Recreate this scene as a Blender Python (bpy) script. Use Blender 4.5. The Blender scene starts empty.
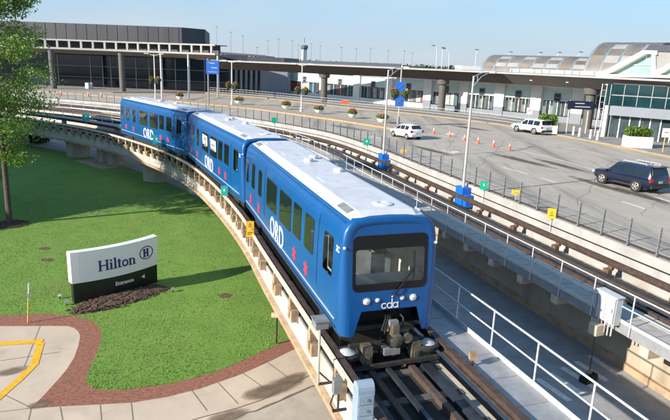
import bpy, bmesh, math, random
from mathutils import Vector, Matrix
random.seed(7)
C = bpy.context.scene.collection
SC = bpy.context.scene
PI = math.pi

# ------------------------------------------------------------------ camera
FPX, PIT, ROLL, HC = 580.0, 0.24934414, 0.03946709, 10.1
_c, _s = math.cos(PIT), math.sin(PIT)
_r, _f, _u = Vector((1, 0, 0)), Vector((0, _c, -_s)), Vector((0, _s, _c))
_cr, _sr = math.cos(ROLL), math.sin(ROLL)
CR, CU = _cr * _r + _sr * _u, -_sr * _r + _cr * _u
cam = bpy.data.cameras.new('camera')
cam.sensor_width = 36; cam.lens = FPX / 670 * 36; cam.clip_end = 20000; cam.clip_start = .1
camo = bpy.data.objects.new('camera', cam); C.objects.link(camo)
M3 = Matrix((CR, CU, -_f)).transposed()
camo.matrix_world = Matrix.Translation((0, 0, HC)) @ M3.to_4x4()
SC.camera = camo

def ray(px, py): return _f + CR * (px - 335) / FPX - CU * (py - 210) / FPX
def at(px, py, z):                       # survey: where a sight line meets the level z
    d = ray(px, py); t = (z - HC) / d.z
    return Vector((0, 0, HC)) + d * t
def at_y(px, py, y):
    d = ray(px, py); return Vector((0, 0, HC)) + d * (y / d.y)
def at_plane(px, py, n, c):
    d = ray(px, py); t = c / (n[0] * d.x + n[1] * d.y)
    return Vector((0, 0, HC)) + d * t

# ------------------------------------------------------------------ materials
def mat(name, col, rough=.7, metal=0., var=.25, scale=3., bump=0., col2=None, stretch=None, spec=.5, detail=6., coat=0., rot=0., thr=None):
    m = bpy.data.materials.new(name); m.use_nodes = True
    nt = m.node_tree; b = nt.nodes['Principled BSDF']
    b.inputs['Roughness'].default_value = rough; b.inputs['Metallic'].default_value = metal
    b.inputs['Specular IOR Level'].default_value = spec
    b.inputs['Coat Weight'].default_value = coat; b.inputs['Coat Roughness'].default_value = .08
    tc = nt.nodes.new('ShaderNodeTexCoord'); mp = nt.nodes.new('ShaderNodeMapping')
    nt.links.new(tc.outputs['Object'], mp.inputs['Vector'])
    if stretch: mp.inputs['Scale'].default_value = stretch
    mp.inputs['Rotation'].default_value = (0, 0, rot)
    n = nt.nodes.new('ShaderNodeTexNoise'); n.inputs['Scale'].default_value = scale; n.inputs['Detail'].default_value = detail
    n.inputs['Roughness'].default_value = .65
    nt.links.new(mp.outputs['Vector'], n.inputs['Vector'])
    rp = nt.nodes.new('ShaderNodeValToRGB')
    c2 = col2 if col2 else tuple(x * (1 - var) for x in col)
    c1 = col if col2 else tuple(min(1, x * (1 + var * .6)) for x in col)
    rp.color_ramp.elements[0].color = (*c2, 1); rp.color_ramp.elements[1].color = (*c1, 1)
    a, z = thr if thr else (.32, .68)
    rp.color_ramp.elements[0].position = a; rp.color_ramp.elements[1].position = z
    nt.links.new(n.outputs['Fac'], rp.inputs['Fac'])
    nt.links.new(rp.outputs['Color'], b.inputs['Base Color'])
    if bump:
        bp = nt.nodes.new('ShaderNodeBump'); bp.inputs['Strength'].default_value = bump; bp.inputs['Distance'].default_value = .03
        n2 = nt.nodes.new('ShaderNodeTexNoise'); n2.inputs['Scale'].default_value = scale * 9; n2.inputs['Detail'].default_value = 4
        nt.links.new(mp.outputs['Vector'], n2.inputs['Vector'])
        nt.links.new(n2.outputs['Fac'], bp.inputs['Height']); nt.links.new(bp.outputs['Normal'], b.inputs['Normal'])
    return m

def mix_noise(m, col, scale, lo, hi, stretch=None, rot=0., amount=1.):
    """second layer of stains over a material"""
    nt = m.node_tree; b = nt.nodes['Principled BSDF']
    src = b.inputs['Base Color'].links[0].from_socket
    tc = nt.nodes.new('ShaderNodeTexCoord'); mp = nt.nodes.new('ShaderNodeMapping')
    nt.links.new(tc.outputs['Object'], mp.inputs['Vector'])
    if stretch: mp.inputs['Scale'].default_value = stretch
    mp.inputs['Rotation'].default_value = (0, 0, rot)
    n = nt.nodes.new('ShaderNodeTexNoise'); n.inputs['Scale'].default_value = scale; n.inputs['Detail'].default_value = 8
    nt.links.new(mp.outputs['Vector'], n.inputs['Vector'])
    mr = nt.nodes.new('ShaderNodeMapRange'); mr.inputs['From Min'].default_value = lo; mr.inputs['From Max'].default_value = hi
    mr.inputs['To Max'].default_value = amount
    nt.links.new(n.outputs['Fac'], mr.inputs['Value'])
    mx = nt.nodes.new('ShaderNodeMix'); mx.data_type = 'RGBA'
    nt.links.new(mr.outputs['Result'], mx.inputs['Factor'])
    nt.links.new(src, mx.inputs['A']); mx.inputs['B'].default_value = (*col, 1)
    nt.links.new(mx.outputs['Result'], b.inputs['Base Color'])
    return m

def glass_pane(name, tint=(.75, .8, .8), gl=.25):
    m = bpy.data.materials.new(name); m.use_nodes = True; nt = m.node_tree
    nt.nodes.remove(nt.nodes['Principled BSDF'])
    out = nt.nodes['Material Output']
    t = nt.nodes.new('ShaderNodeBsdfTransparent'); t.inputs['Color'].default_value = (*tint, 1)
    g = nt.nodes.new('ShaderNodeBsdfGlossy'); g.inputs['Roughness'].default_value = .03
    fr = nt.nodes.new('ShaderNodeFresnel'); fr.inputs['IOR'].default_value = 1.45
    mx = nt.nodes.new('ShaderNodeMixShader')
    nt.links.new(fr.outputs['Fac'], mx.inputs['Fac']); nt.links.new(t.outputs[0], mx.inputs[1]); nt.links.new(g.outputs[0], mx.inputs[2])
    nt.links.new(mx.outputs[0], out.inputs['Surface'])
    return m

X = {}
X['blue'] = mat('train_blue_paint', (.0006, .077, .256), .40, var=.10, scale=1.2, coat=.15)
mix_noise(X['blue'], (.02, .085, .20), 1.4, .56, .8, stretch=(1, 1, .35), amount=.35)
X['white_roof'] = mat('white_roof_paint', (.57, .58, .62), .45, var=.10, scale=2.5)
mix_noise(X['white_roof'], (.42, .42, .42), 1.3, .5, .8, stretch=(2.5, .5, 1), amount=.55)
X['darkglass'] = mat('dark_tinted_glass', (.008, .014, .016), .06, var=.3, scale=1.5, spec=.8)
X['blackrubber'] = mat('black_rubber', (.012, .012, .013), .6)
X['rubber'] = mat('tyre_rubber', (.02, .02, .021), .8)
X['whitepaint'] = mat('white_paint', (.80, .80, .78), .5, var=.05)
X['red'] = mat('red_star_vinyl', (.62, .035, .07), .5, var=.05)
X['cream'] = mat('cream_interior', (.86, .84, .77), .6, var=.04)
X['seat'] = mat('pale_grey_seat', (.40, .41, .38), .6)
X['under'] = mat('greasy_undercarriage', (.035, .032, .028), .6, var=.5, scale=8)
X['ironbrown'] = mat('worn_iron', (.16, .135, .10), .5, metal=.3, var=.5, scale=9)
X['chrome'] = mat('chrome', (.75, .75, .76), .15, metal=1., var=.05)
X['lens'] = mat('headlight_lens', (.85, .85, .82), .1, var=.05, spec=1.)
X['concrete'] = mat('pale_girder_concrete', (.47, .45, .41), .85, var=.14, scale=.9, bump=.15)
mix_noise(X['concrete'], (.30, .24, .17), .7, .56, .78, stretch=(1, 1, .25), amount=.6)
X['concrete_wall'] = mat('beige_wall_concrete', (.40, .35, .27), .9, var=.2, scale=.7, bump=.15)
mix_noise(X['concrete_wall'], (.16, .12, .08), .9, .55, .75, stretch=(1, 1, .2), amount=.7)
X['parapet'] = mat('parapet_concrete', (.37, .37, .365), .85, var=.2, scale=.8, bump=.1)
mix_noise(X['parapet'], (.33, .25, .17), 1.3, .58, .75, stretch=(1, 1, .3), amount=.6)
X['tan'] = mat('rust_stained_ledge', (.40, .285, .18), .85, var=.35, scale=2.2)
X['corbel'] = mat('tan_bracket_block', (.36, .26, .165), .85, var=.5, scale=4)
X['rust'] = mat('rusty_brown_steel', (.078, .052, .042), .65, metal=.15, var=.45, scale=4)
mix_noise(X['rust'], (.15, .105, .08), 6, .58, .78, amount=.6)
X['rustlight'] = mat('brown_beam_paint', (.085, .062, .052), .6, metal=.1, var=.35, scale=5)
X['creamrail'] = mat('cream_power_rail_cover', (.62, .54, .41), .5, var=.2, scale=4)
X['pad'] = mat('polished_running_steel', (.10, .11, .13), .28, metal=.7, var=.4, scale=3)
X['edgeslab'] = mat('pale_rust_stained_edge', (.50, .45, .38), .8, var=.2, scale=2)
mix_noise(X['edgeslab'], (.27, .15, .085), 2.2, .58, .70, amount=.75)
X['rustdeck'] = mat('rust_brown_deck', (.15, .095, .062), .9, var=.5, scale=3)
X['anchor'] = mat('rusty_anchor', (.13, .075, .05), .85, var=.4, scale=6)
X['deckdark'] = mat('oily_deck', (.030, .026, .024), .9, var=.5, scale=2.5)
X['tie'] = mat('grey_crosstie', (.105, .098, .09), .85, var=.4, scale=4)
X['galv'] = mat('galvanised_rail', (.60, .62, .63), .45, metal=.25, var=.15, scale=5)
X['galvdark'] = mat('weathered_galvanised_post', (.26, .27, .28), .5, metal=.3, var=.25, scale=5)
X['walkgrate'] = mat('grey_walkway_plate', (.30, .31, .33), .6, metal=.2, var=.2, scale=3)
X['walkconc'] = mat('walkway_concrete', (.36, .34, .31), .85, var=.2, scale=3)
X['boxgrey'] = mat('blue_grey_cabinet', (.25, .33, .42), .5, var=.10, scale=4)
X['cabinet'] = mat('pale_grey_cabinet', (.46, .48, .49), .5, var=.08, scale=3)
X['beige'] = mat('beige_block', (.55, .47, .35), .8, var=.2, scale=5)
X['yellow'] = mat('yellow_plate', (.72, .42, .02), .55, var=.1)
X['roadyellow'] = mat('yellow_road_paint', (.76, .42, .02), .7, var=.25, scale=6)
X['green'] = mat('green_plate', (.0, .34, .21), .5, var=.08)
X['teal'] = mat('teal_plate', (.02, .42, .38), .5, var=.08)
X['signblue'] = mat('sign_blue', (.01, .12, .50), .5, var=.06)
X['navysign'] = mat('navy_sign', (.005, .009, .035), .5, var=.06)
X['boxblue'] = mat('blue_wrap', (.004, .13, .56), .5, var=.15, scale=4)
X['orange'] = mat('cone_orange', (.85, .12, .03), .5, var=.08)
X['alu'] = mat('aluminium_pole', (.52, .51, .49), .45, metal=.4, var=.12)
X['polewhite'] = mat('offwhite_pole', (.62, .60, .57), .5, var=.08)
# ground materials
X['grass'] = mat('lawn_grass', (.142, .262, .036), .95, var=.3, scale=.8, bump=.35, col2=(.10, .20, .026))
mix_noise(X['grass'], (.15, .20, .04), .35, .5, .75, amount=.6)
mix_noise(X['grass'], (.075, .16, .02), 7., .52, .75, amount=.5)
mix_noise(X['grass'], (.17, .25, .045), 1.6, .5, .75, stretch=(1, .12, 1), rot=.65, amount=.45)
X['blade'] = mat('grass_blade', (.15, .272, .036), .9, var=.3, scale=.9)
X['mulch'] = mat('red_mulch', (.32, .135, .09), .95, var=.45, scale=9, bump=.9)
X['bark'] = mat('bark_mulch', (.15, .095, .065), .95, var=.6, scale=14, bump=1.)
X['slab'] = mat('pale_pavement', (.52, .425, .33), .9, var=.12, scale=.6, bump=.12)
mix_noise(X['slab'], (.30, .25, .20), 1.1, .56, .8, amount=.6)
X['joint'] = mat('pavement_joint', (.17, .135, .10), .95)
X['slabgrey'] = mat('grey_drive', (.44, .385, .315), .9, var=.2, scale=1.0, bump=.15)
mix_noise(X['slabgrey'], (.24, .21, .18), .5, .5, .75, amount=.6)
X['stain'] = mat('dark_water_stain', (.27, .20, .145), .7, var=.3)
X['asphalt'] = mat('weathered_asphalt', (.30, .305, .31), .9, var=.2, scale=1.5, bump=.2)
X['faded'] = mat('faded_marking', (.62, .62, .60), .85, var=.25, scale=5)
X['road'] = mat('worn_concrete_road', (.375, .335, .285), .9, var=.12, scale=.5, bump=.1, stretch=(1, 1, 1))
mix_noise(X['road'], (.16, .145, .13), .55, .5, .72, stretch=(1, .07, 1), rot=math.radians(-28), amount=.8)
mix_noise(X['road'], (.40, .36, .31), .3, .5, .7, stretch=(1, .12, 1), rot=math.radians(-28), amount=.8)
mix_noise(X['road'], (.13, .12, .11), 2.2, .6, .72, stretch=(1, .1, 1), rot=math.radians(-28), amount=.5)
X['sealant'] = mat('dark_crack_sealant', (.19, .172, .15), .8)
X['paver'] = mat('tan_island_paving', (.36, .29, .22), .9, var=.25, scale=2)
X['sidewalk'] = mat('terminal_sidewalk', (.24, .23, .22), .9, var=.2, scale=1)
X['linewhite'] = mat('white_road_paint', (.66, .64, .60), .8, var=.2, scale=4)
X['field'] = mat('far_ground', (.10, .12, .07), .95, var=.35, scale=.01)
# buildings
X['darkclad'] = mat('charcoal_cladding', (.055, .058, .07), .6, var=.2, scale=.5, stretch=(1, 1, .1))
X['terrglass'] = mat('dark_terminal_glass', (.006, .016, .035), .08, var=.6, scale=.25, spec=.6)
X['tealglass'] = mat('teal_curtain_glass', (.008, .036, .042), .1, var=.5, scale=.4, spec=.9)
X['mint'] = mat('mint_glass', (.50, .66, .62), .2, var=.12, scale=.5)
X['shopglass'] = mat('shopfront_glass', (.035, .06, .075), .08, var=.7, scale=.6, spec=.9)
X['bwhite'] = mat('white_panel', (.78, .76, .72), .6, var=.06, scale=.6)
X['bgrey'] = mat('blue_grey_panel', (.19, .215, .26), .6, var=.1, scale=.5)  # panel colour; also stands in for shade along the right facade base
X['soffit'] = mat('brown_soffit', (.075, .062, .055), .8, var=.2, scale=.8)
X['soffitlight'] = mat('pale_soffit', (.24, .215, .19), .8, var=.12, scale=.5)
X['canopyedge'] = mat('pale_canopy_edge', (.36, .35, .34), .7, var=.15, scale=.6)
X['canopycol'] = mat('canopy_column', (.11, .105, .10), .8, var=.15, scale=.8)
X['vault'] = mat('bronze_vault_panel', (.165, .148, .132), .5, metal=.1, var=.35, scale=.25)
X['vaultlight'] = mat('pale_vault_skylight', (.31, .305, .30), .3, var=.15, scale=.4)
X['vaultrib'] = mat('vault_rib', (.16, .21, .25), .5, var=.2)
X['vaulttan'] = mat('tan_vault_panel', (.20, .17, .14), .5, var=.2, scale=.3)
X['ribgrey'] = mat('ribbed_grey_cladding', (.40, .39, .38), .6, var=.1)
X['darkroof'] = mat('dark_roof', (.04, .05, .07), .6, var=.2)
X['far'] = mat('far_grey_deck', (.10, .12, .15), .8, var=.2, scale=.02)
X['farwhite'] = mat('far_pale_roof', (.55, .57, .60), .8, var=.1, scale=.02)
X['brick'] = mat('hotel_concrete', (.35, .33, .30), .8, var=.15, scale=.3)
# foliage
def leafmat(name, c1, c2):
    m = mat(name, c1, .6, var=.3, scale=1.1, col2=c2)
    b = m.node_tree.nodes['Principled BSDF']
    nt = m.node_tree; tr = nt.nodes.new('ShaderNodeBsdfTranslucent'); mx = nt.nodes.new('ShaderNodeMixShader'); mx.inputs['Fac'].default_value = .3
    src = b.inputs['Base Color'].links[0].from_socket
    nt.links.new(src, tr.inputs['Color']); out = nt.nodes['Material Output']
    nt.links.new(b.outputs[0], mx.inputs[1]); nt.links.new(tr.outputs[0], mx.inputs[2]); nt.links.new(mx.outputs[0], out.inputs['Surface'])
    return m
X['leaf'] = leafmat('leaf_green', (.19, .31, .045), (.075, .16, .026))
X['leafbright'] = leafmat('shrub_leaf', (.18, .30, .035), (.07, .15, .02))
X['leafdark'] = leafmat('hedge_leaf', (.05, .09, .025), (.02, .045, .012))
X['trunk'] = mat('tree_bark', (.085, .065, .05), .9, var=.4, scale=6, bump=.6)
X['flower'] = mat('red_flower', (.55, .05, .05), .7, var=.4, scale=8)
X['flowerpale'] = mat('pink_flower', (.60, .25, .22), .7, var=.4, scale=8)
X['navycar'] = mat('navy_car_paint', (.006, .012, .035), .22, var=.08, coat=.8)
X['whitecar'] = mat('white_car_paint', (.80, .80, .80), .3, var=.03, coat=.5)
X['stripeblue'] = mat('pale_blue_stripe', (.22, .42, .62), .4, var=.05)
X['taillight'] = mat('red_tail_light', (.45, .012, .015), .2, var=.1)
X['plate'] = mat('licence_plate', (.42, .43, .44), .5, var=.05)
X['rim'] = mat('alloy_rim', (.62, .62, .62), .3, metal=.6, var=.1)
X['gold'] = mat('tan_post', (.60, .42, .10), .6, var=.1)
X['frameblack'] = mat('black_window_frame', (.006, .007, .010), .22, var=.1, spec=.35)
X['wind'] = glass_pane('windscreen_glass', (.95, .97, .97)); X['cabglass'] = glass_pane('cab_side_glass', (.62, .68, .68))
X['skyglass'] = mat('pale_skylight_glass', (.26, .40, .37), .12, var=.25, scale=.3, spec=.9)

# ------------------------------------------------------------------ mesh builder
class MB:
    def __init__(s): s.v = []; s.f = []; s.mi = []; s.cur = 0
    def add(s, vs, fs):
        o = len(s.v); s.v += [tuple(v) for v in vs]
        for f in fs: s.f.append(tuple(i + o for i in f)); s.mi.append(s.cur)
        return s
    def box(s, c, d, rz=0., M=None):
        hx, hy, hz = d[0] / 2, d[1] / 2, d[2] / 2
        vs = [Vector((x, y, z)) for x in (-hx, hx) for y in (-hy, hy) for z in (-hz, hz)]
        R = Matrix.Rotation(rz, 3, 'Z') if M is None else M
        vs = [R @ v + Vector(c) for v in vs]
        return s.add(vs, [(0, 1, 3, 2), (4, 6, 7, 5), (0, 4, 5, 1), (2, 3, 7, 6), (0, 2, 6, 4), (1, 5, 7, 3)])
    def bar(s, a, b, w, h=None, up=(0, 0, 1)):
        a, b = Vector(a), Vector(b); h = h or w; d = (b - a)
        if d.length < 1e-6: return s
        y = d.normalized(); x = y.cross(Vector(up))
        if x.length < 1e-3: x = y.cross(Vector((1, 0, 0)))
        x.normalize(); z = x.cross(y)
        return s.box((a + b) / 2, (w, d.length, h), M=Matrix((x, y, z)).transposed())
    def tube(s, pts, r, n=8, cap=True):
        pts = [Vector(p) for p in pts]; rs = r if isinstance(r, (list, tuple)) else [r] * len(pts)
        vs, fs = [], []; prev = None
        for i, p in enumerate(pts):
            t = (pts[min(i + 1, len(pts) - 1)] - pts[max(i - 1, 0)]).normalized()
            if prev is None:
                a = Vector((0, 0, 1)) if abs(t.z) < .9 else Vector((1, 0, 0)); x = t.cross(a).normalized()
            else: x = (prev - t * prev.dot(t)).normalized()
            prev = x; y = t.cross(x)
            vs += [p + (x * math.cos(2 * PI * k / n) + y * math.sin(2 * PI * k / n)) * rs[i] for k in range(n)]
        for i in range(len(pts) - 1):
            for k in range(n): fs.append((i * n + k, i * n + (k + 1) % n, (i + 1) * n + (k + 1) % n, (i + 1) * n + k))
        if cap: fs += [tuple(range(n - 1, -1, -1)), tuple((len(pts) - 1) * n + k for k in range(n))]
        return s.add(vs, fs)
    def lathe(s, prof, c=(0, 0, 0), n=16, M=None, caps=True):
        vs, fs = [], []
        for r, z in prof:
            for k in range(n):
                v = Vector((r * math.cos(2 * PI * k / n), r * math.sin(2 * PI * k / n), z))
                vs.append((M @ v if M else v) + Vector(c))
        for i in range(len(prof) - 1):
            for k in range(n): fs.append((i * n + k, i * n + (k + 1) % n, (i + 1) * n + (k + 1) % n, (i + 1) * n + k))
        if caps and prof[0][0] > 1e-4: fs.append(tuple(range(n - 1, -1, -1)))
        if caps and prof[-1][0] > 1e-4: fs.append(tuple((len(prof) - 1) * n + k for k in range(n)))
        return s.add(vs, fs)
    def poly(s, pts, z=None):
        vs = [Vector((p[0], p[1], z if z is not None else p[2])) for p in pts]
        return s.add(vs, [tuple(range(len(vs)))])
    def prism(s, pts, h, axis=Vector((0, 0, 1))):
        n = len(pts); a = [Vector(p) for p in pts]; b = [p + axis * h for p in a]
        return s.add(a + b, [tuple(range(n - 1, -1, -1)), tuple(range(n, 2 * n))] + [(i, (i + 1) % n, (i + 1) % n + n, i + n) for i in range(n)])
    def build(s, name, m, parent=None, smooth=None, loc=None, rz=0.):
        me = bpy.data.meshes.new(name); me.from_pydata(s.v, [], s.f)
        ms = m if isinstance(m, (list, tuple)) else [m]
        for k in ms: me.materials.append(k)
        if len(ms) > 1: me.polygons.foreach_set('material_index', s.mi)
        bm = bmesh.new(); bm.from_mesh(me); bmesh.ops.recalc_face_normals(bm, faces=bm.faces); bm.to_mesh(me); bm.free()
        if smooth:
            me.polygons.foreach_set('use_smooth', [True] * len(me.polygons)); me.set_sharp_from_angle(angle=math.radians(smooth))
        o = bpy.data.objects.new(name, me); C.objects.link(o)
        if parent: o.parent = parent
        if loc is not None: o.location = loc; o.rotation_euler.z = rz
        return o

def tag(o, label=None, cat=None, group=None, kind=None):
    if label: o['label'] = label
    if cat: o['category'] = cat
    if group: o['group'] = group
    if kind: o['kind'] = kind
    return o
def thing(name, label, cat, loc=(0, 0, 0), rz=0., group=None):
    o = bpy.data.objects.new(name, None); C.objects.link(o)
    o.location = loc; o.rotation_euler.z = rz; o.empty_display_size = .2
    return tag(o, label, cat, group)
def children(o): return [c for c in bpy.data.objects if c.parent == o]
def copy_tree(o, parent=None):
    kids = list(o.children)
    c = o.copy(); C.objects.link(c)
    if parent: c.parent = parent
    for k in kids: copy_tree(k, c)
    return c
def dup(o, loc, rz=0., label=None):
    c = copy_tree(o); c.location = loc; c.rotation_euler.z = rz
    if label: c['label'] = label
    return c
def struct(mb, name, m): return tag(mb.build(name, m), kind='structure')

class Curve:
    def __init__(s, P, step=.5):
        P = [Vector((p[0], p[1], 0)) for p in P]; pts = []
        for i in range(len(P) - 1):
            a, b, c, d = P[max(i - 1, 0)], P[i], P[i + 1], P[min(i + 2, len(P) - 1)]
            if i == 0: a = b * 2 - c
            if i == len(P) - 2: d = c * 2 - b
            n = max(2, int((c - b).length / .2))
            for k in range(n):
                t = k / n
                pts.append(.5 * ((2 * b) + (c - a) * t + (2 * a - 5 * b + 4 * c - d) * t * t + (3 * b - a - 3 * c + d) * t ** 3))
        pts.append(P[-1])
        s.S = [0.]
        for i in range(1, len(pts)): s.S.append(s.S[-1] + (pts[i] - pts[i - 1]).length)
        s.P = pts; s.L = s.S[-1]
    def pos(s, x):
        x = min(max(x, 0), s.L - 1e-4)
        import bisect
        i = min(bisect.bisect_right(s.S, x) - 1, len(s.P) - 2)
        return s.P[i].lerp(s.P[i + 1], (x - s.S[i]) / (s.S[i + 1] - s.S[i]))
    def tan(s, x): return (s.pos(x + .8) - s.pos(x - .8)).normalized()
    def nor(s, x): t = s.tan(x); return Vector((t.y, -t.x, 0))
    def pt(s, x, off=0., z=0.):
        p = s.pos(x) + s.nor(x) * off; return Vector((p.x, p.y, z))
    def near(s, p):
        p = Vector((p[0], p[1], 0)); return s.S[min(range(len(s.P)), key=lambda i: (s.P[i] - p).length)]
    def ang(s, x): t = s.tan(x); return math.atan2(-t.x, t.y)      # rotation taking +Y to the tangent

def sweep(mb, cv, s0, s1, prof, zb=0., step=1., closed=True, caps=True):
    n = max(2, int(abs(s1 - s0) / step)); k = len(prof); vs, fs = [], []
    for i in range(n + 1):
        x = s0 + (s1 - s0) * i / n
        vs += [cv.pt(x, o, zb + w) for o, w in prof]
    for i in range(n):
        for j in range(k if closed else k - 1):
            fs.append((i * k + j, i * k + (j + 1) % k, (i + 1) * k + (j + 1) % k, (i + 1) * k + j))
    if closed and caps: fs += [tuple(range(k)), tuple(n * k + j for j in range(k))]
    return mb.add(vs, fs)
def rect(o0, o1, w0, w1): return [(o0, w0), (o1, w0), (o1, w1), (o0, w1)]

# ------------------------------------------------------------------ light and sky
SUN = Vector((.855, .52, -math.tan(math.radians(24)))).normalized()     # travel direction of sunlight
sl = bpy.data.lights.new('sun', 'SUN'); sl.energy = 4.4; sl.angle = math.radians(.5); sl.color = (1, .90, .76)
so = bpy.data.objects.new('sun', sl); C.objects.link(so); so.rotation_euler = SUN.to_track_quat('-Z', 'Y').to_euler()
W = bpy.data.worlds.new('World'); SC.world = W; W.use_nodes = True
nt = W.node_tree; bg = nt.nodes['Background']
sky = nt.nodes.new('ShaderNodeTexSky'); sky.sky_type = 'NISHITA'; sky.sun_disc = False
sky.sun_elevation = math.radians(24); sky.sun_rotation = math.atan2(-SUN.x, -SUN.y)
sky.air_density = 1.0; sky.dust_density = .25; sky.ozone_density = 3.0
tc = nt.nodes.new('ShaderNodeTexCoord'); mp = nt.nodes.new('ShaderNodeMapping'); mp.inputs['Scale'].default_value = (1.2, 1.2, 7)
nz = nt.nodes.new('ShaderNodeTexNoise'); nz.inputs['Scale'].default_value = 2.2; nz.inputs['Detail'].default_value = 7; nz.inputs['Roughness'].default_value = .55
mr = nt.nodes.new('ShaderNodeMapRange'); mr.inputs['From Min'].default_value = .47; mr.inputs['From Max'].default_value = .80; mr.inputs['To Max'].default_value = .6
mx = nt.nodes.new('ShaderNodeMix'); mx.data_type = 'RGBA'; mx.inputs['B'].default_value = (3.7, 4.15, 4.45, 1)
nt.links.new(tc.outputs['Generated'], mp.inputs['Vector']); nt.links.new(mp.outputs['Vector'], nz.inputs['Vector'])
nt.links.new(nz.outputs['Fac'], mr.inputs['Value']); nt.links.new(mr.outputs['Result'], mx.inputs['Factor'])
sp_ = nt.nodes.new('ShaderNodeSeparateXYZ'); nt.links.new(tc.outputs['Generated'], sp_.inputs['Vector'])
hz = nt.nodes.new('ShaderNodeMapRange'); hz.interpolation_type = 'SMOOTHSTEP'; hz.inputs['From Min'].default_value = -.02; hz.inputs['From Max'].default_value = .34
hz.inputs['To Min'].default_value = .96; hz.inputs['To Max'].default_value = .30
nt.links.new(sp_.outputs['Z'], hz.inputs['Value'])
hr = nt.nodes.new('ShaderNodeValToRGB'); e = hr.color_ramp.elements
e[0].position = 0; e[0].color = (.58, .67, .765, 1); e[1].position = .24; e[1].color = (.25, .63, 1.06, 1); e.new(.10).color = (.42, .65, .88, 1)
nt.links.new(sp_.outputs['Z'], hr.inputs['Fac'])
sc_ = nt.nodes.new('ShaderNodeVectorMath'); sc_.operation = 'SCALE'; sc_.inputs['Scale'].default_value = 5.2
nt.links.new(hr.outputs['Color'], sc_.inputs[0])
m2_ = nt.nodes.new('ShaderNodeMix'); m2_.data_type = 'RGBA'
nt.links.new(hz.outputs['Result'], m2_.inputs['Factor']); nt.links.new(sky.outputs['Color'], m2_.inputs['A']); nt.links.new(sc_.outputs['Vector'], m2_.inputs['B'])
nt.links.new(m2_.outputs['Result'], mx.inputs['A']); nt.links.new(mx.outputs['Result'], bg.inputs['Color'])
bg.inputs['Strength'].default_value = .095
SC.view_settings.view_transform = 'Standard'; SC.view_settings.look = 'None'; SC.view_settings.exposure = 1.0; SC.view_settings.gamma = 1

# ------------------------------------------------------------------ key curves and levels
ZR = 2.5                                     # departures road level
ZLT, ZRT = 3.13, 2.33                        # rail reference levels of the two guideways
LC = Curve([(12.2, -20), (8.6, -9), (5.55, 1), (3.1, 8.4), (1.437, 13.28), (-1.1, 20.6), (-2.99, 26.2), (-5.9, 33.2), (-9.1, 39.4), (-13.6, 45.7),
            (-20.6, 53.2), (-28.4, 59.2), (-38, 65.0), (-50, 70.5), (-66, 76), (-95, 83)])
PC = Curve([(25.5, -15.5), (20.7, -1.5), (17.3, 8.5), (14.6, 16.5), (12.75, 22.0), (9.15, 32.5), (6.1, 41.5), (3.5, 49.3), (.1, 57.3), (-3.4, 62.6), (-7.6, 67.3),
            (-13, 72.4), (-20, 77.6), (-28, 82.6), (-36, 86.4), (-46, 90), (-62, 94), (-95, 100)])   # face of the road parapet
RC = Curve([PC.pt(s, -2.05) for s in [i * PC.L / 60 for i in range(61)]])
SL0 = LC.near((1.437, 13.283))

# ------------------------------------------------------------------ ground sheets
struct(MB().poly([(-4000, -300), (4000, -300), (4000, 9000), (-4000, 9000)], -.02), 'ground', X['field'])
struct(MB().poly([(-60, -8), (9, -8), (4, 9.5), (-4, 30), (-60, 30)], .0), 'pavement', X['slab'])
def px_chain(L, z): return [at(x, y, z) for x, y in L]
GE = [(0, 315.5), (30, 314), (52, 313.5), (70, 316), (80, 317.5), (88, 319.8), (94, 322), (98, 325.4), (101, 330), (101.6, 335), (101, 341), (99, 347.6), (96, 355), (91.5, 365), (88, 372), (86.5, 377.7),
      (86.6, 381), (88, 384.5), (91, 387), (95, 388.6), (105, 390), (115, 390), (125, 389.6), (145.4, 387), (167.5, 384), (185, 380), (200, 376.5), (217, 371), (232, 365), (250, 357), (268, 349), (285, 341.5)]
ge = px_chain(GE, .010)
lawn_pts = [Vector((-70, 27, 0))] + [Vector((-32, 24.5, 0)), Vector((-20, 23.4, 0))] + ge + [Vector((.3, 22.5, 0)), Vector((-1, 30, 0)), Vector((-8, 46, 0)), Vector((-22, 62, 0)), Vector((-45, 76, 0)), Vector((-110, 90, 0)), Vector((-110, 30, 0))]
struct(MB().poly(lawn_pts, .010), 'lawn', X['grass'])
RE = [(0, 326), (32, 326), (50, 325.8), (68, 326), (74, 328), (78, 331), (80, 335), (79.7, 339), (78, 347), (74, 357.6), (67, 369), (57.7, 380), (45, 394), (31, 408.3), (60, 406.4), (100, 404.4), (133, 402.4), (167.5, 396.6), (200, 388.5), (240, 374.5), (268, 362), (291, 350.5)]
re_ = px_chain(RE, .006)
# strip of red mulch between lawn and slabs (lies under the lawn edge)
mul = [Vector((-70, 26.5, 0)), Vector((-30, 23.6, 0))] + re_ + [Vector((.6, 21.0, 0)), Vector((.3, 23.5, 0)), Vector((-4, 26, 0)), Vector((-9, 26, 0)), Vector((-12, 27, 0)), Vector((-30, 29, 0)), Vector((-70, 29, 0))]
struct(MB().poly(mul, .006), 'mulch_path', X['mulch'])
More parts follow.
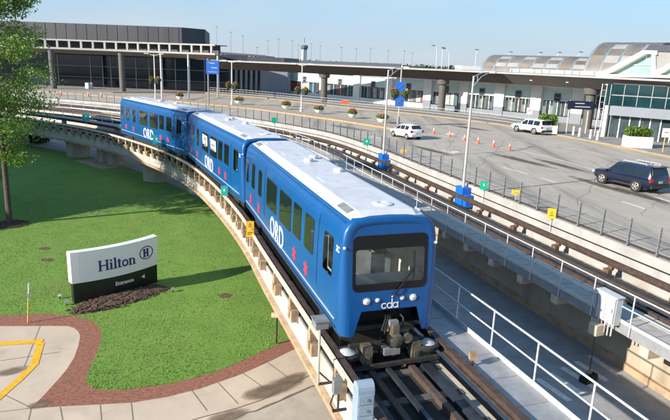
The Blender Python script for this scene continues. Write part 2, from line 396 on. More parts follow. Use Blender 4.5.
# kerb strip and grey drive at the bottom
D1 = [(100, 446), (150, 434), (200, 417.8), (236, 408.6), (262, 400), (285, 389), (311, 374.6)]
D2 = [(100, 462), (150, 448), (200, 431), (219, 423.5), (237, 417.6), (258, 411), (279, 402), (300, 392.5), (318, 383.5)]
d2 = px_chain(D2, .006)
struct(MB().poly([Vector((-30, 2, 0)), d2[0] + Vector((-6, -.6, 0))] + d2 + [Vector((2.5, 16.5, 0)), Vector((12, 14, 0)), Vector((14, -6, 0)), Vector((-30, -6, 0))], .006), 'driveway', X['slabgrey'])
jm = MB()
def ribbon(mb, P, w, z):
    P = [Vector((p[0], p[1], z)) for p in P]; vs = []
    for i, p in enumerate(P):
        t = (P[min(i + 1, len(P) - 1)] - P[max(i - 1, 0)]); n = Vector((t.y, -t.x, 0)).normalized()
        ww = w[i] if isinstance(w, (list, tuple)) else w
        vs += [p - n * ww / 2, p + n * ww / 2]
    return mb.add(vs, [(2 * i, 2 * i + 1, 2 * i + 3, 2 * i + 2) for i in range(len(P) - 1)])
ribbon(jm, px_chain(D1, 0), .03, .010); 
wob = [at(x, y, 0) + Vector((random.uniform(-.05, .05), random.uniform(-.05, .05), 0)) for x, y in [(219, 423.5), (228, 419), (237, 417.6), (248, 413), (258, 411), (268, 405.5), (279, 402), (290, 396), (300, 392.5), (310, 387), (318, 383.5)]]
ribbon(jm, wob, [random.uniform(.03, .12) for _ in wob], .012)
for a, b in [((192, 391), (207, 411)), ((218, 383), (238, 404)), ((243, 373.5), (268, 391)), ((268, 363), (291, 380)), ((131, 403), (134, 430)), ((100, 405), (103, 440)), ((60, 407), (66, 440)), ((40, 326), (24, 367)), ((0, 393), (31, 408)), ((31, 408.3), (24, 440)), ((0, 361), (60, 352)), ((0, 412), (31, 408.3))]:
    ribbon(jm, [at(*a, 0), at(*b, 0)], .017, .010)
struct(jm, 'pavement_joints', X['joint'])
def fade_mat(name, col, amount=.85):
    m = mat(name, col, .75, var=.3); nt = m.node_tree; out = nt.nodes['Material Output']; tr = nt.nodes.new('ShaderNodeBsdfTransparent'); mxs = nt.nodes.new('ShaderNodeMixShader')
    g_ = nt.nodes.new('ShaderNodeTexCoord'); mp_ = nt.nodes.new('ShaderNodeMapping'); mp_.inputs['Location'].default_value = (-1, -1, 0); mp_.inputs['Scale'].default_value = (2, 2, 0)
    gr_ = nt.nodes.new('ShaderNodeTexGradient'); gr_.gradient_type = 'SPHERICAL'; nz_ = nt.nodes.new('ShaderNodeTexNoise'); nz_.inputs['Scale'].default_value = 1.8; nz_.inputs['Detail'].default_value = 6
    nt.links.new(g_.outputs['Generated'], mp_.inputs['Vector']); nt.links.new(mp_.outputs['Vector'], gr_.inputs['Vector']); nt.links.new(g_.outputs['Object'], nz_.inputs['Vector'])
    ma = nt.nodes.new('ShaderNodeMath'); ma.operation = 'MULTIPLY'; nt.links.new(gr_.outputs['Fac'], ma.inputs[0]); nt.links.new(nz_.outputs['Fac'], ma.inputs[1])
    mr_ = nt.nodes.new('ShaderNodeMapRange'); mr_.inputs['From Min'].default_value = .10; mr_.inputs['From Max'].default_value = .34; mr_.inputs['To Max'].default_value = amount
    nt.links.new(ma.outputs[0], mr_.inputs['Value']); nt.links.new(mr_.outputs['Result'], mxs.inputs['Fac']); nt.links.new(tr.outputs[0], mxs.inputs[1])
    nt.links.new(nt.nodes['Principled BSDF'].outputs[0], mxs.inputs[2]); nt.links.new(mxs.outputs[0], out.inputs['Surface']); return m
X['fadestain'] = fade_mat('soft_water_stain', (.20, .145, .10)); X['fadeoil'] = fade_mat('soft_oil_stain', (.09, .08, .07), .7)
def stain(px, py, rx, ry, ang, z, m='fadestain'):
    c = at(px, py, z); b = MB(); b.poly([(rx * math.cos(k * PI / 12), ry * math.sin(k * PI / 12)) for k in range(24)], 0)
    o = b.build('ground_stain', X[m], None, None, (c.x, c.y, z), ang); tag(o, kind='structure')
stain(277, 387, 1.5, .55, .75, .0125); stain(262, 392, .9, .5, .6, .0135); stain(293, 378, .8, .35, .8, .0145)
stain(11, 371, .7, .35, .7, .0125); stain(40, 404, .5, .3, .6, .0125); stain(228, 416, .9, .4, .6, .0135)

ym = MB()
ribbon(ym, px_chain([(-120, 349), (-30, 345.5), (0, 344), (43, 341.2)], 0), .30, .0104)
ribbon(ym, px_chain([(40.8, 343), (34.5, 364.5), (20, 379), (0, 396.5), (-40, 432)], 0), .24, .0108)
struct(ym, 'yellow_marking', X['roadyellow'])
# the lower service road between the guideways
rc_w = [RC.pt(s, -1.2) for s in [i * RC.L / 60 for i in range(0, 52)]]
lc_w = [LC.pt(s, .4) for s in [i * LC.L / 60 for i in range(0, 52)]]
struct(MB().poly(rc_w + lc_w[::-1], .016), 'service_road', X['asphalt'])
cm = MB()
for x0, y0, x1, y1 in [(537, 379, 570, 401.5), (549.5, 373.5, 583, 395), (562, 368, 594, 388), (576, 362, 607, 381.5), (589, 356, 618.5, 375.5)]:
    ribbon(cm, [at(x0, y0, 0), at(x1, y1, 0)], .24, .021)
cm2 = cm
struct(cm, 'crossing_marking', X['faded'])
# departures road: raised slab
edge = [PC.pt(s, .15) for s in [i * PC.L / 80 for i in range(81)]]
rd = [(p.x, p.y) for p in edge] + [(-140, 112), (-140, 300), (260, 300), (260, -15)]
mb = MB(); mb.prism([Vector((x, y, 0)) for x, y in rd], ZR)
struct(mb, 'road', X['road'])
# terminal sidewalk and island
CURB = [(205, 93.3), (260, 98), (350, 108.2), (405, 113.4), (460, 119.6), (504, 125.5), (553, 134.6), (611, 145.5), (670, 157.5), (720, 168)]
cb = px_chain(CURB, ZR)
mb = MB(); mb.prism([Vector((p.x, p.y, ZR)) for p in [Vector((-110, 118, 0)), Vector((-45, 117, 0))] + cb + [Vector((70, 30, 0)), Vector((90, 60, 0)), Vector((60, 110, 0)), Vector((0, 160, 0)), Vector((-110, 160, 0))]], .15)
struct(mb, 'sidewalk', X['sidewalk'])
ISL = [(20, 90.5), (90, 95.5), (160, 100.5), (225, 106.4), (260, 110.2), (300, 115.6), (340, 121.2), (385, 128.3), (394, 129.8)]
ib = px_chain(ISL, ZR); far = [p + Vector((1.6, 4.2, 0)) for p in ib]
mb = MB(); mb.prism([Vector((p.x, p.y, ZR)) for p in ib + far[::-1]], .15)
struct(mb, 'traffic_island', X['paver'])
mk = MB()
ribbon(mk, [p + Vector((-.05, -.35, 0)) for p in cb], .6, ZR + .008)
ribbon(mk, [p + Vector((-.05, -.35, 0)) for p in ib[2:]], .65, ZR + .008)
struct(mk, 'yellow_kerb_line', X['roadyellow'])
wm = MB()
def line(P, w): ribbon(wm, px_chain(P, ZR), w, ZR + .006)
line([(427, 133.4), (470, 141), (519, 150.2), (560, 160), (597, 171)], .16)
line([(560, 146), (600, 154), (640, 163), (680, 173)], .12)
for a, b in [((503, 167.5), (528, 174)), ((622, 201.5), (645, 209)), ((455, 153.5), (441, 150)), ((370, 136), (381, 139)), ((655, 197), (680, 205)), ((540, 178), (556, 182.5))]: line([a, b], .2)
for x, y in [(450, 134), (466, 138), (455, 152)]:
    wm.poly([at(x - 4, y - .6, ZR), at(x + 3, y - .8, ZR), at(x + 5, y + .6, ZR), at(x - 3, y + .9, ZR)], ZR + .01)
crk = MB(); crn = random.Random(5)
for (x0, y0, x1, y1) in [(420, 148, 520, 176), (470, 139, 610, 196), (540, 150, 660, 182), (560, 190, 640, 226), (330, 122, 400, 141), (620, 160, 670, 178), (480, 166, 505, 140), (575, 205, 612, 160), (640, 215, 668, 190), (440, 162, 462, 128)]:
    A_, B_ = at(x0, y0, ZR), at(x1, y1, ZR); n_ = 14; P_ = [A_.lerp(B_, k / n_) + Vector((crn.uniform(-.18, .18), crn.uniform(-.3, .3), 0)) for k in range(n_ + 1)]
    ribbon(crk, P_, [crn.uniform(.015, .04) for _ in P_], ZR + .0065)
struct(crk, 'road_cracks', X['sealant'])
struct(wm, 'lane_marking', X['linewhite'])
for px, py, rx, ry, a in [(560, 165, 5, .8, 1.9), (600, 185, 5, .7, 1.85), (520, 160, 6, .9, 2.0), (470, 128, 5, 1.2, 2.2), (640, 195, 4, .7, 1.85), (430, 150, 5, .8, 2.05), (350, 128, 6, 1.0, 2.3)]:
    stain(px, py, rx, ry, a, ZR + .004 + .0003 * px / 100, 'fadeoil')

# ------------------------------------------------------------------ guideways
def guideway(name, label, cv, zb, s0, s1, wall=False, ledge=True, cream=True, left_mat='concrete', gb='rust', gl_off=-1.36, deck='deckdark'):
    g = thing(name, label, 'guideway', (0, 0, 0))
    L = lambda mb, prof, st=1.: sweep(mb, cv, s0, s1, prof, zb, st)
    if wall:
        L(MB(), [(-1.30, -zb + .0), (-1.30, -.62), (1.9, -.62), (1.9, -zb + .0)]).build('wall', X['concrete_wall'], g)
        L(MB(), [(-1.38, -zb + .0), (-1.38, -zb + .28), (-1.302, -zb + .34), (-1.302, -zb)]).build('kerb', X['tan'], g)
    else:
        L(MB(), [(-1.31, -1.34), (-1.35, -.5), (1.35, -.5), (1.31, -1.34)]).build('girder', X[left_mat], g)
        L(MB(), [(-1.46, -1.50), (-1.46, -1.37), (-1.32, -1.342), (1.32, -1.342), (1.46, -1.37), (1.46, -1.50)]).build('bottom_flange', X['tan'], g)
    L(MB(), rect(-1.30, 1.30, -.50 if not wall else -.60, -.44)).build('deck', X[deck], g)
    for a in (-1, 1):
        L(MB(), rect(a * .93 - .13, a * .93 + .13, -.44, -.30)).build('running_rail', X['pad'], g)
        L(MB(), rect(a * .54 - .075, a * .54 + .075, -.438, -.28)).build('running_beam', X['rustlight'], g)
        # guide beam is an H section
        o = gl_off if a < 0 else 1.45
        L(MB(), [(o - .095, .17), (o - .095, .135), (o - .02, .135), (o - .02, -.025), (o - .095, -.025), (o - .095, -.06), (o + .095, -.06), (o + .095, -.025), (o + .02, -.025), (o + .02, .135), (o + .095, .135), (o + .095, .17)]).build('guide_beam', X[gb], g)
    L(MB(), rect(-.17, -.06, -.438, -.24)).build('centre_rail', X['pad'], g)
    if cream: L(MB(), [(-1.555, .06), (-1.555, .185), (-1.485, .20), (-1.485, .06)]).build('power_rail_cover', X['creamrail'], g)
    else: L(MB(), rect(-1.945, -1.475, -.14, .088)).build('edge_slab', X['edgeslab'], g)
    if not wall: L(MB(), rect(1.02, 1.40, -.439, -.39)).build('edge_slab', X['edgeslab'], g); L(MB(), rect(1.352, 1.70, -.56, -.52)).build('cable_tray', X['tie'], g)
    ties = MB(); n = int((s1 - s0) / 1.15)
    for i in range(n):
        s = s0 + i * 1.15; p = cv.pt(s, 0, zb - .40)
        ties.box(p, (2.5, .22, .07), cv.ang(s))
    tag(ties.build('crosstie', X['tie'], g), kind='stuff')
    return g

gl = guideway('guideway', 'pale concrete guideway curving over the lawn with the blue train on it', LC, ZLT, 0, LC.L)
sB = LC.near(at(321, 350, ZLT)) ; k = 0
brn = random.Random(17); s = SL0 - 9.6; cnt = 0
while s < LC.L - 30 and cnt < 70:
    mb = MB(); A = LC.ang(s); big = brn.uniform(.85, 1.15)
    mb.box(LC.pt(s, -1.45, ZLT - .50), (.24, .46 * big, .34), A); mb.box(LC.pt(s + .10, -1.46, ZLT - .21), (.20, .26 * big, .24), A)
    mb.box(LC.pt(s + .12, -1.50, ZLT - .02), (.09, .14, .16), A); mb.box(LC.pt(s - .02, -1.585, ZLT - .42), (.05, .12, .20), A)
    mb.build('bracket', X['corbel'], gl)
    s += (2.25 if s < SL0 + 8 else 1.35) * brn.uniform(.9, 1.1); cnt += 1
for i, s in enumerate([SL0 + 2 + 9.3 * k for k in range(10)]):
    mb = MB()
    mb.box(LC.pt(s, 1.54, ZLT - .27), (.34, .36, .40), LC.ang(s)); mb.build('bracket', X['corbel'], gl)
def pier(px, py, pad=False, two=False):
    s = LC.near(at(px, py, 0)); mb = MB(); A = LC.ang(s)
    ds = (-.95, .95) if two else (0,)
    for d in ds:
        c = LC.pt(s + d, .15, 0); r = .78 if two else 1.15
        prof = [(r, 0), (r, ZLT - 1.9), (r * 1.12, ZLT - 1.46)]
        n = 8 if two else 12
        mb.lathe(prof, c, n)
    mb.build('pier', X['concrete_wall'], gl)
    if pad:
        MB().box(LC.pt(s, .1, .05), (4.2, 5.2, .12), A).build('pier_pad', X['tan'], gl)
pier(69, 157); pier(105, 164, True, True); pier(156, 180); pier(-40, 150)
for s in (SL0 - 7, SL0 - 22, LC.L - 38, LC.L - 22):
    mb = MB(); mb.lathe([(1.1, 0), (1.1, ZLT - 1.9), (1.25, ZLT - 1.46)], LC.pt(s, .1, 0), 12); mb.build('pier', X['concrete_wall'], gl)

gr = guideway('guideway', 'brown rusty guideway beside the road parapet with no train on it', RC, ZRT, 0, RC.L, wall=True, cream=False, gl_off=-1.34, deck='rustdeck')
PH = []
# anchors and blocks on the empty guideway
for i in range(26):
    s = 8 + i * 3.3; mb = MB(); A = RC.ang(s)
    mb.box(RC.pt(s, 1.22, ZRT - .30), (.22, .30, .26), A); mb.box(RC.pt(s, 1.38, ZRT - .14), (.14, .22, .16), A)
    mb.build('beam_anchor', X['anchor'], gr)
for i in range(26):
    s = 9.2 + i * 3.3; mb = MB(); mb.box(RC.pt(s, -1.14, ZRT - .28), (.2, .26, .26), RC.ang(s)); mb.build('beam_anchor', X['anchor'], gr)

# walkways with railings
def walkway(name, label, cv, zb, s0, s1, o0, o1, side, step, ph, zt, toe=.12, deck='walkgrate', rail='galv', drop=.35, posts_to=None, brackets=None, H=1.07):
    g = thing(name, label, 'walkway')
    out = o0 if side < 0 else o1
    sweep(MB(), cv, s0, s1, rect(o0, o1, zt - .06, zt), zb).build('deck', X[deck], g)
    sweep(MB(), cv, s0, s1, rect(out, out + side * .04, zt - drop, zt + .0), zb).build('fascia', X['walkgrate'], g)
    sweep(MB(), cv, s0, s1, rect(out + side * .042, out + side * .06, zt, zt + toe), zb).build('toe_board', X[rail], g)
    pl = MB(); q = s0
    while q < min(s1, s0 + 75): pl.box(cv.pt(q, (o0 + o1) / 2, zb + zt + .003), (abs(o1 - o0) - .04, .022, .012), cv.ang(q)); q += 1.1
    tag(pl.build('plate_seam', X['galvdark'], g), kind='stuff')
    o = out + side * .09
    def pipe(z, r, nm):
        n = int((s1 - s0) / 1.5)
        MB().tube([cv.pt(s0 + (s1 - s0) * i / n, o, zb + z) for i in range(n + 1)], r, 6).build(nm, X[rail], g)
    pipe(zt + H, .026, 'top_rail'); pipe(zt + H * .52, .022, 'mid_rail')
    s = ph; k = 0
    while s < s1 and k < 80:
        MB().tube([cv.pt(s, o, zb + zt - drop + .04), cv.pt(s, o, zb + zt + H)], .024, 6).build('post', X[rail], g); s += step; k += 1
    if brackets:
        s = brackets[0]; k = 0
        while s < s1 and k < 40:
            mb = MB(); A = cv.ang(s)
            mb.box(cv.pt(s, out - side * .22, zb + zt - .52), (.50, .34, .32), A)
            mb.build('bracket', X['beige'], g); s += brackets[1]; k += 1
    return g
SCV = Curve([(-17.5, 63.5), (-24, 68.3), (-34, 74.4), (-48, 80.2), (-66, 85.6), (-95, 92)])
g3 = guideway('guideway', 'short dark spur guideway between the two main guideways behind the rear car', SCV, ZRT + .35, 0, SCV.L, wall=False, cream=False, gl_off=-1.34)
for k in range(5):
    mb = MB(); mb.lathe([(1.0, 0), (1.0, ZRT - 1.2)], SCV.pt(4 + k * 17, 0, 0), 10); mb.build('pier', X['concrete_wall'], g3)
walkway('service_walkway', 'far pale walkway with railing beside the short spur guideway', SCV, ZRT + .35, 0, SCV.L, 1.55, 2.6, 1, 2.2, 1, .08)
sp = RC.near(at(560, 298, 2.0)); st = (RC.near(at(461, 241, 2.0)) - RC.near(at(636, 332, 2.0))) / 6.0
sb = RC.near(at(594, 324, 1.9)); sbs = (RC.near(at(463, 247, 1.9)) - sb) / 4.0
walkway('service_walkway', 'grey railed walkway along the inner side of the empty brown guideway', RC, ZRT, 2, RC.near((-30, 80)), -2.78, -1.95, -1, st, sp - st * int((sp - 3) / st), .08, deck='walkconc', brackets=(sb - sbs * int((sb - 3) / sbs), sbs))
sw = LC.near(at(491.5, 352, ZLT))
walkway('service_walkway', 'grey plate walkway with pipe railing beside the front of the train', LC, ZLT, 0, LC.L - 20, 1.62, 2.46, 1, 1.72, sw - 1.72 * int(sw / 1.72), .05, toe=.14, drop=.22)

# parapet between road and empty guideway, with cable fence on top
pt = thing('road_parapet', 'long pale concrete parapet wall edging the departures road', 'parapet')
sweep(MB(), PC, 0, PC.L, [(0, ZRT - .7 - ZRT + .0), (0, .76), (.30, .76), (.30, .0)], ZRT).build('wall', X['parapet'], pt)
sweep(MB(), PC, 0, PC.L, rect(.20, .34, .762, .83), ZRT).build('coping_angle', X['rust'], pt)
sweep(MB(), PC, 0, PC.L, rect(-.045, -.004, .30, .345), ZRT).build('conduit', X['blackrubber'], pt)
fe = thing('cable_fence', 'grey post and cable fence on top of the road parapet', 'fence')
s = PC.near(at(657, 257.6, 3.1)); s -= 1.5 * 8; s0f_ = s; k = 0
smax = min(PC.near((-46, 90)), s + 1.5 * 99)
while s < smax and k < 99:
    A = PC.ang(s); mb = MB()
    mb.box(PC.pt(s, .12, 3.1 + .53), (.10, .05, 1.30), A); mb.box(PC.pt(s, .04, 3.05), (.06, .16, .22), A)
    mb.build('post', X['galvdark'], fe); s += 1.5; k += 1
s0f = s0f_
for z in (.28, .52, .76, 1.0, 1.14):
    n = int((smax - s0f) / 1.5)
    MB().tube([PC.pt(s0f + (smax - s0f) * i / n, .09, 3.1 + z) for i in range(n + 1)], .011 if z < 1.1 else .016, 5).build('cable', X['galvdark'], fe)

# ------------------------------------------------------------------ text helpers
def text_poly(body, size, offset=0., sx=1., spacing=1.):
    cu = bpy.data.curves.new('lettering', 'FONT'); cu.body = body; cu.size = size; cu.offset = offset; cu.extrude = .004; cu.align_x = 'CENTER'; cu.align_y = 'CENTER'
    cu.space_character = spacing; cu.resolution_u = 4
    o = bpy.data.objects.new('lettering', cu); C.objects.link(o); bpy.context.view_layer.update()
    me = bpy.data.meshes.new_from_object(o.evaluated_get(bpy.context.evaluated_depsgraph_get()))
    V = [(v.co.x * sx, v.co.y, v.co.z) for v in me.vertices]; F = [tuple(p.vertices) for p in me.polygons]
    bpy.data.objects.remove(o); bpy.data.curves.remove(cu); bpy.data.meshes.remove(me)
    return V, F
def put_text(mb, tf, org, ex, ey):
    V, F = tf; ex, ey = Vector(ex).normalized(), Vector(ey).normalized(); ez = ex.cross(ey)
    return mb.add([Vector(org) + ex * a + ey * b + ez * c for a, b, c in V], F)
def flat(mb, P, org, ex, ey, th=.005):
    ex, ey = Vector(ex).normalized(), Vector(ey).normalized(); ez = ex.cross(ey)
    pts = [Vector(org) + ex * a + ey * b for a, b in P]
    return mb.prism(pts, th, ez)
def ring2(mb, cx, cy, rx, ry, w, org, ex, ey, a0=0., a1=2 * PI, n=24, th=.005):
    ex, ey = Vector(ex).normalized(), Vector(ey).normalized(); ez = ex.cross(ey)
    full = abs(a1 - a0 - 2 * PI) < 1e-3; vs, fs = [], []
    for i in range(n + 1):
        a = a0 + (a1 - a0) * i / n
        for r, e in ((1, 0), (0, 0), (0, th), (1, th)):
            x = cx + (rx - (0 if r else w)) * math.cos(a); y = cy + (ry - (0 if r else w)) * math.sin(a)
            vs.append(Vector(org) + ex * x + ey * y + ez * e)
    for i in range(n):
        for j in range(4): fs.append((i * 4 + j, i * 4 + (j + 1) % 4, (i + 1) * 4 + (j + 1) % 4, (i + 1) * 4 + j))
    if not full: fs += [(0, 1, 2, 3), (n * 4, n * 4 + 1, n * 4 + 2, n * 4 + 3)]
    return mb.add(vs, fs)
def star6(R, r=None):
    r = r or R * .48
    return [((R if i % 2 == 0 else r) * math.sin(i * PI / 6), (R if i % 2 == 0 else r) * math.cos(i * PI / 6)) for i in range(12)]
def rrect(x0, x1, y0, y1, r, n=4):
    P = []
    for cx, cy, a in ((x1 - r, y1 - r, 0), (x0 + r, y1 - r, 90), (x0 + r, y0 + r, 180), (x1 - r, y0 + r, 270)):
        for i in range(n + 1):
            t = math.radians(a + 90 * i / n); P.append((cx + r * math.cos(t), cy + r * math.sin(t)))
    return P

# ------------------------------------------------------------------ the train (local axes: X right, Y back, Z up)
LEN = 13.6
HP = [(1.235, .48), (1.27, .72), (1.28, 1.3), (1.278, 1.80), (1.268, 2.3), (1.247, 2.76), (1.238, 2.88), (1.195, 3.10), (1.10, 3.27), (.94, 3.38), (.5, 3.42), (0, 3.43)]
def side_v(w):
    for (a, b), (c, d) in zip(HP, HP[1:]):
        if b <= w <= d: return a + (c - a) * (w - b) / (d - b)
    return HP[0][0]
SLANT = .085
def slant(w): return SLANT * max(0, w - 1.1)
def filled(outer, holes, fn, name, m, parent, th=0.):
    bm = bmesh.new(); edges = []
    for loop in [outer] + holes:
        vs = [bm.verts.new(fn(a, b)) for a, b in loop]
        edges += [bm.edges.new((vs[i], vs[(i + 1) % len(vs)])) for i in range(len(vs))]
    bmesh.ops.triangle_fill(bm, use_beauty=True, use_dissolve=False, edges=edges)
    bm.verts.index_update()
    mb = MB(); mb.add([v.co.copy() for v in bm.verts], [tuple(v.index for v in f.verts) for f in bm.faces]); bm.free()
    if name is None: return mb
    o = mb.build(name, m, parent)
    return o
def make_car(label, nose=True, posters=False):
    root = thing('people_mover_car', label, 'train car', group='cars of the blue train')
    prof = [(-a, b) for a, b in HP] + [(a, b) for a, b in HP[-2::-1]]
    rr = .24
    def ringpts(t, end):
        th = t * PI / 2; ins = rr * (1 - math.sin(th)); u = rr * (1 - math.cos(th))
        P = []
        for v, w in prof:
            vv = v * (1 - ins / 1.28); ww = w - ins * .75 * max(0, (w - 2.7) / .73)
            uu = u + slant(ww) * (1 - t)
            P.append(Vector((vv, uu if end == 0 else LEN - uu, ww)))
        return P
    def straight(u): return [Vector((v, u, w)) for v, w in prof]
    rings = [ringpts(k / 5, 0) for k in range(6)] + [straight(u) for u in (.80, 1.52, 2.48, 3.38, 3.82, 4.70)] + [ringpts(k / 5, 1) for k in range(5, -1, -1)]
    hz0 = [j for j in range(len(prof) - 1) if 1.79 <= min(prof[j][1], prof[j + 1][1]) and max(prof[j][1], prof[j + 1][1]) <= 2.77]
    n = len(prof); mb = MB(); vs = [p for R in rings for p in R]; fs = []
    for i in range(len(rings) - 1):
        for j in range(n - 1):
            if i == 6 and j in hz0: continue          # opening of the cab side window
            fs.append((i * n + j, i * n + j + 1, (i + 1) * n + j + 1, (i + 1) * n + j))
    mb.add(vs, fs)
    R0 = [(p.x, p.z) for p in rings[0]]
    outer = R0 + [(.93, .48), (.88, .62), (.74, 1.12), (-.74, 1.12), (-.88, .62), (-.93, .48)]
    hole = rrect(-.93, .93, 1.78, 2.74, .10)
    for e in (0, 1):
        fn = lambda a, b, e=e: Vector((a, slant(b) if e == 0 else LEN - slant(b), b))
        cap = filled(outer, [hole], fn, None, None, None)
        mb.add(cap.v, cap.f)
    body = mb.build('body', X['blue'], root, smooth=40)
    # roof panel
    rp = MB(); RPc = [(-1.02, 3.36), (-.98, 3.395), (-.74, 3.50), (-.70, 3.505), (.70, 3.505), (.74, 3.50), (.98, 3.395), (1.02, 3.36)]
    U = [.32, .36, .62, LEN - .62, LEN - .36, LEN - .32]
    vs = []
    for i, u in enumerate(U):
        for v, w in RPc:
            k = 0 if i in (0, 5) else (.4 if i in (1, 4) else 1)
            vs.append((v * (.97 if k < 1 else 1), u, 3.34 + (w - 3.34) * (k if k else .3)))
    m = len(RPc)
    rp.add(vs, [(i * m + j, i * m + j + 1, (i + 1) * m + j + 1, (i + 1) * m + j) for i in range(5) for j in range(m - 1)])
    rp.add(vs[:m], [tuple(range(m))]); rp.add(vs[-m:], [tuple(range(m))])
    roof = rp.build('roof_panel', X['white_roof'], root)
    v_ = MB(); v_.lathe([(.26, 3.50), (.26, 3.535), (.20, 3.55), (.12, 3.55), (.10, 3.53), (0, 3.53)], (.15, 1.15, 0), 20); v_.build('roof_vent', X['white_roof'], roof)
    for cx, cy in ((.35, 8.2), (.0, 7.6), (.45, 5.6)):
        b = MB(); b.lathe([(.17, 3.50), (.17, 3.60), (.12, 3.63), (0, 3.63)], (cx, cy, 0), 12); b.build('roof_vent', X['white_roof'], roof)
    for e in (1.15, LEN - 1.25):
        b = MB(); b.box((-.86, e, 3.452), (.20, .8, .012), M=Matrix.Rotation(-math.atan2(.105, .24), 3, 'Y')); b.build('roof_grille', X['galvdark'], roof)
    b = MB()
    for y in (3.2, 6.8, 10.4): b.box((0, y, 3.508), (1.38, .03, .012))
    b.build('roof_seam', X['galv'], roof)
    for sd in (-1, 1):
        b = MB(); b.box((sd * 1.105, LEN / 2, 3.285), (.03, LEN - .8, .025)); b.build('gutter', X['blue'], root)
        b = MB(); b.box((sd * 1.277, LEN / 2, .60), (.012, LEN - .7, .014)); b.build('skirt_seam', X['blackrubber'], root)
    for y, w_ in ((4.4, .5), (9.3, .5), (12.2, .6)):
        b = MB(); b.box((-.28, y, 3.512), (w_, .7, .016)); b.build('roof_hatch', X['white_roof'], roof)
    # windows and doors on both sides
    WIN = [(.80, 1.52, 1.80, 2.76), (2.48, 3.38, 1.80, 2.76), (3.82, 4.70, 1.80, 2.76), (5.03, 6.60, 1.72, 2.74), (7.12, 8.74, 1.72, 2.72), (9.75, 10.35, 1.74, 2.72), (11.2, 11.8, 1.74, 2.72), (12.6, 13.1, 1.74, 2.72)]
    def sidepoly(sd, P, off):
        return [Vector((sd * (side_v(b) + off), a, b)) for a, b in P]
    for sd in (-1, 1):
        for i, (a, b, c, d) in enumerate(WIN):
            P = rrect(a, b, c, d, .09 if i > 2 else .03, 3); m2 = MB(); o_ = sidepoly(sd, P, .012); i_ = sidepoly(sd, P, -.01)
            n2 = len(P); cen = Vector((sd * (side_v((c + d) / 2) + .012), (a + b) / 2, (c + d) / 2))
            m2.add(o_ + i_ + [cen], [(j, (j + 1) % n2, 2 * n2) for j in range(n2)] + [(j, (j + 1) % n2, (j + 1) % n2 + n2, j + n2) for j in range(n2)])
            wo = m2.build('window', X['cabglass'] if i == 0 else X['darkglass'], root)
            g2 = MB(); Q = rrect(a - .035, b + .035, c - .035, d + .035, .11, 3); q1 = sidepoly(sd, Q, .006); q2 = sidepoly(sd, P, .008)
            g2.add(q1 + q2, [(j, (j + 1) % n2, (j + 1) % n2 + n2, j + n2) for j in range(n2)]); g2.build('window_seal', X['blackrubber'], wo)
            if posters and sd < 0 and i in (3, 4):
                g3 = MB(); flat(g3, rrect(-.62, .62, -.40, .40, .04), (-(side_v(2.25) + .014), (a + b) / 2, 2.23), (0, -1, 0), (-.02, 0, 1), .004)
                po = g3.build('window_poster', X['whitepaint'], wo)
                g4 = MB()
                if i == 4: flat(g4, [(-.3, -.28), (.35, -.28), (.35, .28), (-.3, .28), (-.3, .1), (.1, .1), (.1, -.1), (-.3, -.1)], (-(side_v(2.25) + .019), (a + b) / 2, 2.23), (0, -1, 0), (-.02, 0, 1), .003)
                else:
                    for q in (-.2, .05): flat(g4, [(-.45, q), (.45, q), (.45, q + .12), (-.45, q + .12)], (-(side_v(2.25) + .019), (a + b) / 2, 2.23), (0, -1, 0), (-.02, 0, 1), .003)
                g4.build('poster_print', X['galvdark'], po)
        # door leaves: seams and a thin sill rail
        for nm, us in (('door_seam', (2.05, 3.60, 9.14, 10.78)),):
            for u in us[0:1] + us[2:3]:
                g2 = MB()
                for z0, z1 in ((.52, 1.3), (1.3, 1.9), (1.9, 2.4), (2.4, 2.88), (2.88, 3.08)):
                    g2.bar((sd * (side_v(z0) + .001), u, z0), (sd * (side_v(z1) + .001), u, z1), .03, .014)
                g2.build('door_seam', X['blackrubber'], root)
        g2 = MB(); g2.box((sd * 1.283, LEN / 2, .80), (.02, LEN - .9, .028)); g2.build('sill_rail', X['galv'], root)
        ex = (0, -1, 0) if sd < 0 else (0, 1, 0)
        for u in (12.0, 10.25, 4.48, 3.12):
            g2 = MB(); flat(g2, star6(.275), (sd * 1.284, u, 1.16), ex, (0, 0, 1), .004); g2.build('star', X['red'], root)
        g2 = MB(); put_text(g2, text_poly('ORD', 1.05, .010, .88, 1.12), (sd * 1.288, 6.95, 1.09), ex, (0, 0, 1)); g2.build('lettering', X['whitepaint'], root)
        g2 = MB(); put_text(g2, text_poly('2C', .20, .006), (sd * 1.262, .42, 2.62), ex, (-sd * .05, 0, 1)); g2.build('car_number', X['whitepaint'], root)
        g2 = MB(); g2.lathe([(0, .05), (.035, .04), (.045, 0)], (sd * 1.2, .12, 2.72), 8); g2.build('marker_lamp', X['lens'], root)
    # undercarriage
    g2 = MB(); g2.box((0, LEN / 2, .12), (1.9, LEN - 1.6, .70)); g2.box((0, LEN / 2, .55), (2.3, LEN - .5, .12)); g2.build('underframe', X['under'], root)
    for u in (1.9, LEN - 1.9):
        for sd in (-1, 1):
            M = Matrix.Rotation(PI / 2, 3, 'Y'); w = MB(); w.lathe([(.2, -.13), (.46, -.13), (.49, -.08), (.49, .08), (.46, .13), (.2, .13)], (sd * .93, u, .19), 18, M)
            w.build('wheel', X['rubber'], root)
